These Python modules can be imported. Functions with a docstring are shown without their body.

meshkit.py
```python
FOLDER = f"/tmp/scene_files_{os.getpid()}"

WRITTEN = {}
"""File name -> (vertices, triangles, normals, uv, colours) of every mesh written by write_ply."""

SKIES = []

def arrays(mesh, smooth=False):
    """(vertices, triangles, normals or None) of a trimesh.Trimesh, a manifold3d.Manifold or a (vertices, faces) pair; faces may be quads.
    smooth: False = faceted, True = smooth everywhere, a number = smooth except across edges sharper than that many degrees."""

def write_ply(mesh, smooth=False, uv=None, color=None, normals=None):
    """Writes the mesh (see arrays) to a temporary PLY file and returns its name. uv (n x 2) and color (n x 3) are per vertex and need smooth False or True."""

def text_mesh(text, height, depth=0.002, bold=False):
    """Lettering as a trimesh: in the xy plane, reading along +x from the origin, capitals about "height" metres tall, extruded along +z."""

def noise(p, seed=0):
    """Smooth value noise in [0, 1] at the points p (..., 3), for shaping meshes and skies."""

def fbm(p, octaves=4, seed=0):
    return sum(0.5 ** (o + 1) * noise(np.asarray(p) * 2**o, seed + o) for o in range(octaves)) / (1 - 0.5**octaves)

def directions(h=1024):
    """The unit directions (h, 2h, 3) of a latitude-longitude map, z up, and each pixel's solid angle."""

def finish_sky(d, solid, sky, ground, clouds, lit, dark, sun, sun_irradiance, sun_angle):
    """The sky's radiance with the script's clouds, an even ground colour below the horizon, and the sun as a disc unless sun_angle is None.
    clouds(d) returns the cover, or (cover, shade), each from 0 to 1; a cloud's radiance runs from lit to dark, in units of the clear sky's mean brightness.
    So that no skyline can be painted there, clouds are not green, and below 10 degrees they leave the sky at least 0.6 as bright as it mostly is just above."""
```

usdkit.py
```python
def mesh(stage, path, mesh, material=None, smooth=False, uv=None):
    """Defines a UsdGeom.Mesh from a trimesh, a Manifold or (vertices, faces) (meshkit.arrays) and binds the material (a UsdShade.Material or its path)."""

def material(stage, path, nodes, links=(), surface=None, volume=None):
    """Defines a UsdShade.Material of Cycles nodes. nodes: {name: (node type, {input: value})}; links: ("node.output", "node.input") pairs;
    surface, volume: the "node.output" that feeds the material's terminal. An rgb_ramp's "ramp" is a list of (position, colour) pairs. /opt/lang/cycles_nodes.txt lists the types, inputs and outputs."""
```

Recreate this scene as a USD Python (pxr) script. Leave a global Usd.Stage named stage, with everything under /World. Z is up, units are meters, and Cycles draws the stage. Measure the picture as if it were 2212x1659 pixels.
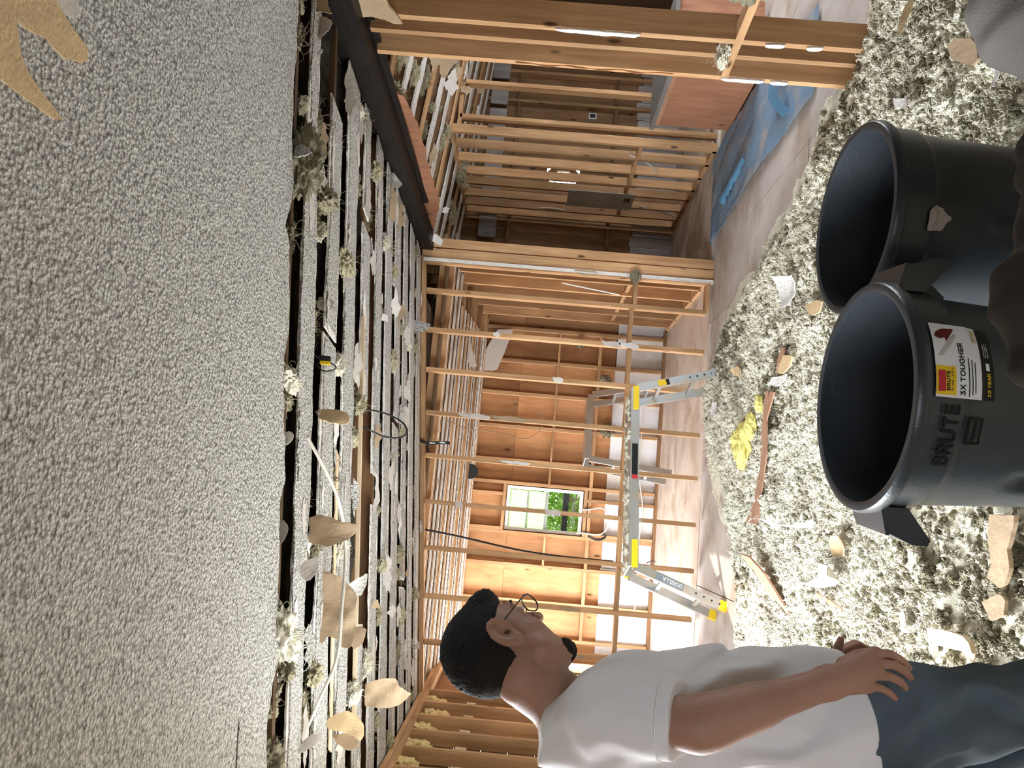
import math, random
import numpy as np, trimesh
from scipy.spatial import Delaunay, cKDTree
import shapely
from shapely.geometry import Polygon, Point
import usdkit, meshkit
from meshkit import fbm, noise
from pxr import Usd, UsdGeom, UsdLux, Gf, Sdf, Vt, UsdShade

stage = Usd.Stage.CreateInMemory()
UsdGeom.SetStageUpAxis(stage, UsdGeom.Tokens.z)
UsdGeom.SetStageMetersPerUnit(stage, 1.0)
UsdGeom.Xform.Define(stage, '/World')
UsdGeom.Scope.Define(stage, '/World/Looks')
rng = random.Random(7)
nrg = np.random.default_rng(11)

# ------------------------------------------------------------------ camera (a phone held sideways, rolled a few degrees)
EYE = np.array([0., 0., 1.65]); FPX = 1665.0
_a, _p, _r = np.radians([9.0, 1.2, 4.85])
FWD = np.array([math.sin(_a)*math.cos(_p), math.cos(_a)*math.cos(_p), math.sin(_p)])
_R0 = np.array([math.cos(_a), -math.sin(_a), 0.]); _U0 = np.cross(_R0, FWD)
UP = math.cos(_r)*_U0 - math.sin(_r)*_R0
RT = math.cos(_r)*_R0 + math.sin(_r)*_U0
cam = UsdGeom.Camera.Define(stage, '/World/camera')
_m = np.eye(4); _m[0, :3] = -UP; _m[1, :3] = RT; _m[2, :3] = -FWD; _m[3, :3] = EYE
cam.AddTransformOp().Set(Gf.Matrix4d(*[float(v) for v in _m.ravel()]))
cam.CreateHorizontalApertureAttr(36.0); cam.CreateVerticalApertureAttr(36.0*1659/2212)
cam.CreateFocalLengthAttr(36.0*FPX/2212); cam.CreateClippingRangeAttr(Gf.Vec2f(0.02, 200))
cam.CreateExposureAttr(-1.78)

# ------------------------------------------------------------------ daylight
dome = UsdLux.DomeLight.Define(stage, '/World/sky')
dome.CreateColorAttr(Gf.Vec3f(0.86, 0.94, 1.0)); dome.CreateIntensityAttr(8.0)
sun = UsdLux.DistantLight.Define(stage, '/World/sun')
sun.CreateColorAttr(Gf.Vec3f(1.0, 0.93, 0.82)); sun.CreateIntensityAttr(70000.0); sun.CreateAngleAttr(0.6)
SUN_DIR = np.array([.5*math.cos(math.radians(35)), .87*math.cos(math.radians(35)), -math.sin(math.radians(35))])   # travel direction

def look_along(prim, d, pos=(0, 0, 0)):
    z = -np.asarray(d, float)/np.linalg.norm(d); up = np.array([0, 0, 1.]) if abs(z[2]) < .95 else np.array([0, 1., 0])
    x = np.cross(up, z); x /= np.linalg.norm(x); y = np.cross(z, x)
    m = np.eye(4); m[0, :3], m[1, :3], m[2, :3], m[3, :3] = x, y, z, pos
    prim.AddTransformOp().Set(Gf.Matrix4d(*[float(v) for v in m.ravel()]))
look_along(sun, SUN_DIR)
def daylight(name, pos, d, w, h, power, col):
    l = UsdLux.RectLight.Define(stage, '/World/'+name); l.CreateWidthAttr(w); l.CreateHeightAttr(h)
    l.CreateIntensityAttr(power); l.CreateColorAttr(Gf.Vec3f(*col)); look_along(l, d, pos)
# daylight at the openings of the left wall, the wall behind the photographer and the far room
daylight('door_daylight', (-1.95, 3.25, 1.15), (1, 0.25, -.62), 1.9, 2.0, 74.0, (.88, .95, 1.))
daylight('far_opening_daylight', (-1.95, 8.2, 1.2), (1, 0, -.05), 1.5, 1.7, 72.0, (.95, .97, 1.))
daylight('side_opening_daylight', (5.9, 4.6, 1.4), (-1, .25, 0), 2.0, 1.6, 24.0, (.92, .96, 1.))

# ------------------------------------------------------------------ helpers: picture point -> point on a plane of the room
def ray(x, y): return FWD + RT*((1659-y)-829.5)/FPX - UP*(x-1106)/FPX
def at(x, y, ax, val):
    d = ray(x, y); return EYE + d*(val-EYE[ax])/d[ax]
CZ0, CM = 2.535, .098
def zc(x): return CZ0 + CM*x                       # the sloping ceiling of the main room
def zr(x): return 2.73 - .10*(x-2.45)              # the other slope, beyond the beam
def at_ceil(x, y, dz=0.):
    d = ray(x, y); return EYE + d*(CZ0+dz-EYE[2])/(d[2]-CM*d[0])

# ------------------------------------------------------------------ prims
def tag(p, label=None, cat=None, group=None, kind=None):
    p = p.GetPrim() if hasattr(p, 'GetPrim') else p
    for k, v in (('label', label), ('category', cat), ('group', group), ('kind', kind)):
        if v: p.SetCustomDataByKey(k, v)
    return p
_used = {}
def _path(parent, name):
    base = (str(parent.GetPath()) if parent is not None else '/World') + '/' + name
    n = _used.get(base, 0); _used[base] = n+1
    return base if n == 0 else f'{base}_{n:03d}'
def thing(name, label, cat, group=None, kind=None):
    return tag(UsdGeom.Xform.Define(stage, _path(None, name)), label, cat, group, kind)
def struct(name, label): return tag(UsdGeom.Xform.Define(stage, _path(None, name)), label, name.split('_')[0], None, 'structure')
def obj(name, mesh, m, parent=None, label=None, cat=None, smooth=False, kind=None, group=None):
    p = usdkit.mesh(stage, _path(parent, name), mesh, m, smooth=smooth)
    return tag(p, label, cat, group, kind)
def cat_(*ms): return trimesh.util.concatenate([m for m in ms])
def TM(v, f): return trimesh.Trimesh(np.asarray(v, float), np.asarray(f, int), process=False)

_CB = {}
def box(x0, x1, y0, y1, z0, z1, c=.004, wob=0.0):
    """a board with broken edges"""
    h = np.array([abs(x1-x0), abs(y1-y0), abs(z1-z0)])/2; ctr = np.array([x0+x1, y0+y1, z0+z1])/2
    c = min(c, *(h*.45))
    if 'f' not in _CB:
        v = np.array([[sx*(1-(k == 0)*.3), sy*(1-(k == 1)*.3), sz*(1-(k == 2)*.3)] for sx in (-1, 1) for sy in (-1, 1) for sz in (-1, 1) for k in range(3)])
        hull = trimesh.convex.convex_hull(v)
        _, idx = cKDTree(v).query(hull.vertices); _CB['f'] = idx[hull.faces]; _CB['v'] = v
    v = _CB['v']; V = np.sign(v)*(h - c*(np.abs(v) < .9))
    if wob: V = V + (nrg.random(V.shape)-.5)*wob
    return TM(V+ctr, _CB['f'])
def board(p, q, w, t, side=(0, 0, 1), c=.003):
    """a board from p to q, w wide across `side`, t thick"""
    p, q = np.asarray(p, float), np.asarray(q, float); L = np.linalg.norm(q-p); x = (q-p)/L
    s = np.asarray(side, float); s = s-x*(s@x); s /= np.linalg.norm(s); n = np.cross(x, s)
    b = box(-L/2, L/2, -w/2, w/2, -t/2, t/2, c)
    return TM(b.vertices@np.array([x, s, n])+(p+q)/2, b.faces)
def smoothpath(P, n):
    P = np.asarray(P, float); t = np.r_[0, np.cumsum(np.linalg.norm(np.diff(P, axis=0), axis=1))]
    from scipy.interpolate import CubicSpline
    k = 'natural' if len(P) > 2 else 'not-a-knot'
    if len(P) == 2: return P[0]+(P[1]-P[0])*np.linspace(0, 1, n)[:, None]
    return CubicSpline(t, P, bc_type=k)(np.linspace(0, t[-1], n))
def tube(P, r, n=24, k=8, closed=False):
    P = np.asarray(P, float) if n is None else smoothpath(P, n)
    n = len(P); r = np.broadcast_to(np.asarray(r, float), n) if np.ndim(r) == 0 else np.interp(np.linspace(0, 1, n), np.linspace(0, 1, len(r)), r)
    T = np.gradient(P, axis=0); T /= np.linalg.norm(T, axis=1)[:, None]+1e-12
    a = np.array([0, 0, 1.]) if abs(T[0, 2]) < .9 else np.array([1., 0, 0])
    V = []
    for i in range(n):
        a = a-T[i]*(a@T[i]); a /= np.linalg.norm(a); b = np.cross(T[i], a)
        an = np.arange(k)*2*np.pi/k
        V.append(P[i]+r[i]*(np.cos(an)[:, None]*a+np.sin(an)[:, None]*b))
    F = []
    for i in range(n-1):
        for j in range(k):
            a0, a1 = i*k+j, i*k+(j+1) % k; F += [[a0, a1, a1+k], [a0, a1+k, a0+k]]
    V = np.vstack(V+[P[:1], P[-1:]]); m = n*k
    for j in range(k): F += [[m, (j+1) % k, j], [m+1, (n-1)*k+j, (n-1)*k+(j+1) % k]]
    return TM(V, F)
def lathe(prof, n=64):
    prof = np.asarray(prof, float); an = np.arange(n)*2*np.pi/n
    V = np.concatenate([np.stack([r*np.cos(an), r*np.sin(an), np.full(n, z)], 1) for r, z in prof]); F = []
    j = np.arange(n); j2 = (j+1) % n
    for i in range(len(prof)-1):
        F.append(np.stack([i*n+j, i*n+j2, (i+1)*n+j2], 1)); F.append(np.stack([i*n+j, (i+1)*n+j2, (i+1)*n+j], 1))
    return TM(V, np.vstack(F))
def sheet(poly, fn, th=.002, step=.02, rag=0.0, seed=0):
    """a thin torn sheet: outline in 2-D, fn maps (n,2) -> (n,3)"""
    P = Polygon(poly)
    if not P.is_valid: P = P.buffer(0)
    if P.geom_type != 'Polygon': P = max(P.geoms, key=lambda g: g.area)
    L = P.exterior.length; n = max(8, int(L/step))
    B = np.array([P.exterior.interpolate(k*L/n).coords[0] for k in range(n)])
    if rag: B = B + (noise(np.c_[B/max(step*1.3, 1e-6), np.full(len(B), seed+.5)], seed)-.5)[:, None]*rag*np.array([1, 1]) + (nrg.random(B.shape)-.5)*rag*.5
    P2 = Polygon(B).buffer(0)
    if P2.geom_type != 'Polygon': P2 = max(P2.geoms, key=lambda g: g.area)
    x0, y0, x1, y1 = P2.bounds
    G = np.stack(np.meshgrid(np.arange(x0, x1, step), np.arange(y0, y1, step)), -1).reshape(-1, 2)
    if len(G): G = G + (nrg.random(G.shape)-.5)*step*.3; G = G[shapely.contains_xy(P2.buffer(-step*.35), G[:, 0], G[:, 1])]
    A = np.vstack([B, G]) if len(G) else B
    T = Delaunay(A).simplices; C = A[T].mean(1)
    T = T[shapely.contains_xy(P2, C[:, 0], C[:, 1])]
    ar = np.cross(A[T[:, 1]]-A[T[:, 0]], A[T[:, 2]]-A[T[:, 0]]); T = T[np.abs(ar) > 1e-10]; ar = ar[np.abs(ar) > 1e-10]
    T[ar < 0] = T[ar < 0][:, ::-1]
    V = fn(A); m = TM(V, T); N = np.zeros_like(V); fnm = np.cross(V[T[:, 1]]-V[T[:, 0]], V[T[:, 2]]-V[T[:, 0]])
    for k in range(3): np.add.at(N, T[:, k], fnm)
    N /= np.linalg.norm(N, axis=1)[:, None]+1e-12
    n = len(V); e = np.vstack([T[:, [0, 1]], T[:, [1, 2]], T[:, [2, 0]]]); es = set(map(tuple, e))
    rim = [(a, b) for a, b in es if (b, a) not in es]
    F = [T, T[:, ::-1]+n] + ([np.array([[a, a+n, b] for a, b in rim]), np.array([[b, a+n, b+n] for a, b in rim])] if rim else [])
    return TM(np.vstack([V+N*th/2, V-N*th/2]), np.vstack(F))
def surface_nets(f, lo, hi, h):
    lo, hi = np.asarray(lo, float), np.asarray(hi, float); n = np.ceil((hi-lo)/h).astype(int)+1
    ax = [lo[k]+h*np.arange(n[k]) for k in range(3)]
    V = np.empty(n, np.float32)
    for i0 in range(0, n[0], 24):
        g = np.stack(np.meshgrid(ax[0][i0:i0+24], ax[1], ax[2], indexing='ij'), -1); V[i0:i0+24] = f(g.reshape(-1, 3)).reshape(g.shape[:3])
    S = V < 0; c = np.zeros(n-1, np.int8)
    for d in np.ndindex(2, 2, 2): c += S[d[0]:n[0]-1+d[0], d[1]:n[1]-1+d[1], d[2]:n[2]-1+d[2]]
    mix = (c > 0) & (c < 8); idx = np.full(n-1, -1); cells = np.argwhere(mix); idx[mix] = np.arange(len(cells))
    acc, cnt = np.zeros((len(cells), 3)), np.zeros(len(cells))
    cor = list(np.ndindex(2, 2, 2))
    for a in cor:
        for k in range(3):
            if a[k]: continue
            b = list(a); b[k] = 1
            va = V[tuple((cells+a).T)]; vb = V[tuple((cells+b).T)]; cr = (va < 0) != (vb < 0)
            t = va[cr]/(va[cr]-vb[cr]); p = np.tile(np.array(a, float), (cr.sum(), 1)); p[:, k] = t
            acc[cr] += p; cnt[cr] += 1
    P = lo+h*(cells+acc/cnt[:, None]); F = []
    for k in range(3):
        u, w = [(1, 2), (2, 0), (0, 1)][k]
        sl0 = [slice(None)]*3; sl1 = [slice(None)]*3; sl0[k] = slice(0, -1); sl1[k] = slice(1, None)
        A, Bv = S[tuple(sl0)], S[tuple(sl1)]; e = np.argwhere(A != Bv)
        e = e[(e[:, u] > 0) & (e[:, w] > 0) & (e[:, u] < n[u]-1) & (e[:, w] < n[w]-1)]
        if not len(e): continue
        du, dw = np.eye(3, dtype=int)[u], np.eye(3, dtype=int)[w]
        q = np.stack([idx[tuple((e-du-dw).T)], idx[tuple((e-dw).T)], idx[tuple(e.T)], idx[tuple((e-du).T)]], 1)
        fl = A[tuple(e.T)]; q[~fl] = q[~fl][:, ::-1]; F.append(q)
    F = np.vstack(F); return TM(P, np.vstack([F[:, [0, 1, 2]], F[:, [0, 2, 3]]]))
def blobby(sub, amp, freq, seed, squash=(1, 1, 1)):
    m = trimesh.creation.icosphere(subdivisions=sub); v = m.vertices
    d = 1+amp*(fbm(v*freq+seed*7.3, 4, seed)-.5)*2
    return TM(v*d[:, None]*np.array(squash), m.faces)

# ------------------------------------------------------------------ materials
def mat(name, nodes, links, surface='p.BSDF'): return usdkit.material(stage, '/World/Looks/'+name, nodes, links, surface=surface)
def plain(name, col, rough=.6, bump=0, bscale=60, spec=.3, metal=0, var=.0, vscale=3., dirt=None, dscale=2., **kw):
    n = {'g': ('geometry', {}), 'p': ('principled_bsdf', {'roughness': rough, 'metallic': metal, 'specular_ior_level': spec, **kw}),
         'v': ('noise_texture', {'scale': vscale, 'detail': 4.0}), 'r': ('rgb_ramp', {'ramp': [(.3, tuple(c*(1-var) for c in col)), (.7, tuple(min(1, c*(1+var)) for c in col))]})}
    l = [('g.position', 'v.vector'), ('v.fac', 'r.fac')]
    out = 'r.color'
    if dirt:
        n.update({'dn': ('noise_texture', {'scale': dscale, 'detail': 6.0, 'roughness': .65}), 'dr': ('rgb_ramp', {'ramp': [(.48, (0, 0, 0)), (.66, (1, 1, 1))]}), 'dm': ('mix', {'color2': dirt})})
        l += [('g.position', 'dn.vector'), ('dn.fac', 'dr.fac'), ('dr.color', 'dm.fac'), ('r.color', 'dm.color1')]; out = 'dm.color'
    l.append((out, 'p.base_color'))
    if bump:
        n.update({'bn': ('noise_texture', {'scale': bscale, 'detail': 3.0}), 'b': ('bump', {'strength': bump, 'distance': .01})})
        l += [('g.position', 'bn.vector'), ('bn.fac', 'b.height'), ('b.normal', 'p.normal')]
    return mat(name, n, l)
def wood(name, ax, light, dark, rough=.7, stretch=.06, sc=26., knots=True):
    """boards with the grain along ax; every board its own tone"""
    s = [sc]*3; s[ax] = sc*stretch
    n = {'g': ('geometry', {}), 'o': ('object_info', {}), 'off': ('vector_math', {'math_type': 'multiply_add', 'vector2': (13., 17., 9.)}), 'mp': ('mapping', {'scale': tuple(s)}),
         'w': ('noise_texture', {'scale': 1.0, 'detail': 5.0, 'roughness': .62, 'distortion': .6}), 'r': ('rgb_ramp', {'ramp': [(.28, dark), (.5, tuple((a+b)/2 for a, b in zip(dark, light))), (.72, light)]}),
         'big': ('noise_texture', {'scale': 1.7, 'detail': 2.0}), 'h': ('hsv', {'saturation': 1.0}), 'mr': ('map_range', {'from_min': 0., 'from_max': 1., 'to_min': .72, 'to_max': 1.18}),
         'mul': ('math', {'math_type': 'multiply'}), 'br': ('map_range', {'from_min': .3, 'from_max': .7, 'to_min': .8, 'to_max': 1.12}),
         'kv': ('voronoi_texture', {'scale': 1.0}), 'km': ('mapping', {'scale': tuple(6. if k != ax else 2.2 for k in range(3))}), 'kr': ('rgb_ramp', {'ramp': [(.05, (1, 1, 1)), (.11, (0, 0, 0))]}), 'kx': ('mix', {'color2': tuple(c*.25 for c in dark)}),
         'p': ('principled_bsdf', {'roughness': rough, 'specular_ior_level': .2}), 'b': ('bump', {'strength': .25, 'distance': .004})}
    l = [('o.random', 'off.vector1'), ('g.position', 'off.vector3'), ('off.vector', 'mp.vector'), ('mp.vector', 'w.vector'), ('w.fac', 'r.fac'), ('off.vector', 'big.vector'), ('o.random', 'mr.value'), ('big.fac', 'br.value'),
         ('mr.result', 'mul.value1'), ('br.result', 'mul.value2'), ('mul.value', 'h.value'), ('r.color', 'h.color'), ('off.vector', 'km.vector'), ('km.vector', 'kv.vector'), ('kv.distance', 'kr.fac'), ('kr.color', 'kx.fac'), ('h.color', 'kx.color1'),
         ('kx.color', 'p.base_color'), ('w.fac', 'b.height'), ('b.normal', 'p.normal')]
    return mat(name, n, l)
TAN, TAND = (.61, .375, .20), (.39, .205, .095)
WZ = wood('stud_wood', 2, TAN, TAND); WX = wood('plate_wood', 0, TAN, TAND); WY = wood('block_wood', 1, TAN, TAND)
RXW = wood('rafter_wood', 0, (.36, .20, .10), (.18, .09, .045)); RXD = wood('old_rafter_wood', 0, (.13, .075, .04), (.06, .035, .02))
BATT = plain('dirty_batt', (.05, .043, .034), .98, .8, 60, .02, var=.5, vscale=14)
RED = wood('lath_wood', 0, (.62, .36, .24), (.48, .25, .15), sc=30)
REDZ = wood('panel_wood', 2, (.46, .22, .13), (.32, .14, .08), sc=18, stretch=.15); BRN = wood('brown_sheathing', 2, (.42, .25, .13), (.26, .145, .07), sc=14, stretch=.15)
PALE = wood('pale_wood', 0, (.78, .62, .44), (.66, .48, .30))
PLY = wood('plywood', 2, (.60, .33, .165), (.42, .20, .085), sc=13., stretch=.18)
PLYX = wood('plywood_strips', 0, (.66, .42, .22), (.42, .22, .1), sc=13.)
GREYB = wood('weathered_boards', 2, (.60, .56, .54), (.30, .26, .25), sc=22., stretch=.04)
DARKW = wood('dark_stained_wood', 1, (.022, .016, .013), (.008, .006, .005), rough=.5)
POP = mat('popcorn_texture', {'g': ('geometry', {}), 'v': ('voronoi_texture', {'feature': 'smooth_f1', 'scale': 95., 'smoothness': .6}), 'n': ('noise_texture', {'scale': 170., 'detail': 3.}), 'n2': ('noise_texture', {'scale': 60., 'detail': 4.}),
      'a': ('math', {'math_type': 'multiply_add', 'value2': -1.2}), 'a2': ('math', {'math_type': 'multiply_add', 'value2': 1.2}), 'r': ('rgb_ramp', {'ramp': [(.25, (.21, .193, .18)), (.5, (.41, .388, .365)), (.8, (.70, .67, .64))]}), 'c': ('math', {'math_type': 'multiply_add', 'value2': .55, 'value3': .28}),
      'b': ('bump', {'strength': .9, 'distance': .008}), 'p': ('principled_bsdf', {'roughness': .95, 'specular_ior_level': .1})},
      [('g.position', 'v.vector'), ('g.position', 'n.vector'), ('g.position', 'n2.vector'), ('v.distance', 'a.value1'), ('n.fac', 'a.value3'), ('n2.fac', 'a2.value1'), ('a.value', 'a2.value3'), ('a2.value', 'b.height'), ('a2.value', 'c.value1'), ('c.value', 'r.fac'), ('r.color', 'p.base_color'), ('b.normal', 'p.normal')])
GYP = plain('gypsum', (.74, .70, .66), .9, .5, 80, .1, var=.08, vscale=20)
TANP = plain('brown_paper', (.40, .29, .19), .85, .35, 40, .1, var=.12, vscale=9)
GREYP = plain('grey_paper', (.56, .50, .46), .85, .3, 50, .1, var=.1, vscale=14)
ORNP = plain('tan_torn_paper', (.60, .43, .25), .9, .3, 120, .1, var=.1, vscale=25)
INSUL = plain('loose_insulation', (.82, .775, .635), .95, .6, 220, .05, var=.12, vscale=38, dirt=(.42, .37, .28), dscale=4.)
TUFM = plain('dusty_insulation', (.43, .385, .26), .95, .6, 200, .05, var=.3, vscale=30)
INSD = plain('attic_insulation', (.27, .24, .165), .95, .6, 160, .05, var=.4, vscale=18)
YEL2 = plain('pale_batt', (.72, .57, .28), .95, .6, 120, .05, var=.2, vscale=25)
YELI = plain('yellow_insulation', (.80, .70, .24), .95, .6, 120, .05, var=.14, vscale=30)
FLOORM = plain('bare_floor', (.56, .50, .46), .7, .15, 90, .25, var=.14, vscale=2.5, dirt=(.40, .30, .23), dscale=1.6)
SLAB = plain('far_floor', (.62, .52, .44), .75, .1, 60, .25, var=.12, vscale=2., dirt=(.45, .33, .24), dscale=2.6)
WHITEB = plain('white_board', (.80, .82, .86), .6, .05, 40, .3, var=.05, vscale=4, dirt=(.60, .55, .50), dscale=1.3)
DRY = plain('painted_drywall', (.60, .56, .51), .85, .1, 60, .2, var=.05)
BLACKP = plain('black_plastic', (.032, .037, .044), .32, .1, 130, .5, var=.1)
BLACKT = plain('black_lettering', (.004, .004, .005), .5, 0, spec=.3)
ALU = plain('aluminium', (.62, .65, .67), .38, .08, 90, .5, metal=.85, var=.06, dirt=(.66, .62, .52), dscale=9.)
ZINC = plain('zinc_plate', (.58, .60, .56), .5, .1, 50, .5, metal=.15, var=.1, dirt=(.42, .42, .38), dscale=6.)
YELP = plain('yellow_plastic', (.85, .60, .02), .45, spec=.4)
REDP = plain('red_print', (.50, .03, .04), .6); WHP = plain('white_print', (.78, .78, .80), .6); BLKL = plain('black_label', (.01, .01, .01), .6)
YPR = plain('yellow_print', (.80, .52, .02), .6); DRED = plain('dark_red_print', (.12, .015, .012), .6); SKIP_ = plain('tan_print', (.55, .44, .26), .6)
TARP = plain('blue_tarp', (.18, .28, .40), .55, .3, 30, .3, var=.12, vscale=4, dirt=(.38, .36, .36), dscale=3.5)
TARPD = plain('blue_fold', (.10, .25, .40), .5, .2, 30, .3, var=.15)
SKIN = plain('skin', (.37, .20, .14), .55, .12, 150, .4, var=.07, vscale=12, subsurface_weight=.08)
SKND = plain('ear_hollow', (.10, .045, .032), .7); LIP = plain('lips', (.36, .13, .10), .5)
HAIRM = plain('black_hair', (.012, .011, .012), .7, .8, 300, .25); BEARD = plain('beard', (.03, .022, .018), .8, .8, 300, .1)
SHIRT = plain('white_cotton', (.78, .76, .78), .9, .08, 260, .1, var=.02); SHIRTS = plain('white_seam', (.86, .85, .86), .9)
JEANS = plain('dark_denim', (.095, .12, .145), .85, .25, 420, .15, var=.28, vscale=5); BOOT = plain('brown_boot', (.09, .05, .03), .6, .2, 50)
EYEW = plain('eye_white', (.8, .78, .75), .3); EYEB = plain('eye_dark', (.02, .012, .01), .2); FRAME = plain('spectacle_frame', (.02, .02, .022), .35, spec=.5)
CBRN = plain('brown_cloth', (.04, .031, .025), .9, .3, 300, .1, var=.15, vscale=8); CGRY = plain('grey_cloth', (.20, .185, .175), .9, .3, 280, .1, var=.1, vscale=6)
CWHT = plain('white_cable', (.68, .63, .56), .5, spec=.4); CBLK = plain('black_cable', (.02, .02, .022), .5, spec=.4); COPP = plain('thin_brown_wire', (.35, .22, .13), .5)
LEAF = mat('leaf', {'g': ('object_info', {}), 'gg': ('geometry', {}), 'r': ('rgb_ramp', {'ramp': [(.0, (.22, .40, .06)), (.5, (.42, .62, .14)), (1., (.75, .85, .40))]}), 'd': ('diffuse_bsdf', {}), 't': ('translucent_bsdf', {}), 'm': ('mix_closure', {'fac': .45})},
      [('gg.random_per_island', 'r.fac'), ('r.color', 'd.color'), ('r.color', 't.color'), ('d.BSDF', 'm.closure1'), ('t.BSDF', 'm.closure2')], surface='m.closure')
PANE = mat('window_pane', {'t': ('transparent_bsdf', {'color': (.97, .99, .97)}), 'g': ('glossy_bsdf', {'roughness': .02}), 'm': ('mix_closure', {'fac': .04})}, [('t.BSDF', 'm.closure1'), ('g.BSDF', 'm.closure2')], surface='m.closure')
FROST = mat('hazy_pane', {'t': ('transparent_bsdf', {'color': (.85, .93, .80)}), 'g': ('translucent_bsdf', {'color': (.75, .85, .62)}), 'm': ('mix_closure', {'fac': .45})}, [('t.BSDF', 'm.closure1'), ('g.BSDF', 'm.closure2')], surface='m.closure')
VINYL = plain('white_vinyl', (.80, .82, .80), .5, spec=.4); GREENV = plain('grey_green_sash', (.30, .34, .29), .5)
EARTH = plain('earth', (.22, .20, .12), .95, .5, 30, .1, var=.3, vscale=3); BARK = plain('twig', (.42, .33, .24), .9)
ROOF = plain('roof_deck', (.16, .10, .06), .9, var=.2)

# ================================================================== THE SETTING
YP, YF, XL, XR = 7.01, 9.27, -1.75, 3.6
DEB = Polygon([(2.95, 3.6), (2.46, 4.01), (2.60, 4.35), (2.3, 4.46), (2.14, 4.88), (2.02, 5.46), (1.91, 6.05), (1.73, 6.45), (1.51, 6.75), (1.12, 6.93), (.7, 6.9), (.28, 6.66), (.05, 6.2), (-.22, 5.9), (-.52, 5.6), (-.84, 5.6), (-1.62, 5.2), (-1.62, .3), (2.9, .3), (4.2, 2.2), (4.2, 3.3)])
def deb_h(x, y):
    """height of the loose insulation over the floor"""
    x = np.asarray(x, float); y = np.asarray(y, float); p = shapely.points(x, y)
    d = shapely.distance(DEB.exterior, p); ins = shapely.contains_xy(DEB, x, y); d = np.where(ins, d, -d) + (fbm(np.stack([x*3, y*3, x*0], -1), 3, 5)-.5)*.3
    e = np.clip(d/.45, 0, 1); e = e*e*(3-2*e)
    q = np.stack([x*1.3, y*1.3, x*0+.3], -1)
    big = fbm(q, 3, 21); fine = fbm(np.stack([x*9, y*9, x*0], -1), 4, 8)
    return e*(.035+.13*big+.075*(fine-.35)) + np.where(d > -.05, .0, -.06)
def dz(x, y): return float(deb_h(np.array([x]), np.array([y]))[0])
def on_deb(px, py, lift=0.):
    z = .08
    for _ in range(6):
        P = at(px, py, 2, z+lift); z = .6*z+.4*max(dz(P[0], P[1]), 0)
    return P

# ---- floor: bare boards with open joints where they can be seen, plain elsewhere
fl = struct('floor', 'bare dusty subfloor, pale grey-brown with stains and open panel joints')
k = 0
for ix, (x0, x1) in enumerate([(-1.75, -.55), (-.55, .65), (.65, 1.85), (1.85, 2.46), (2.46, 3.6)]):
    for y0, y1 in ((5.0, 6.1), (6.1, 7.1)) if ix < 3 else ((3.4, 4.62), (4.62, 5.84), (5.84, 7.1)):
        obj('floor_panel', box(x0+.004, x1-.004, y0+.004, y1-.004, -.03, rng.uniform(-.003, .002), .004), FLOORM, fl)
obj('slab', box(-1.9, 6.2, -1.4, 10.3, -.25, -.028), FLOORM, fl)
obj('far_room_slab', box(-1.75, 6.0, 7.104, 9.27, -.03, .0), SLAB, fl)

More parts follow.
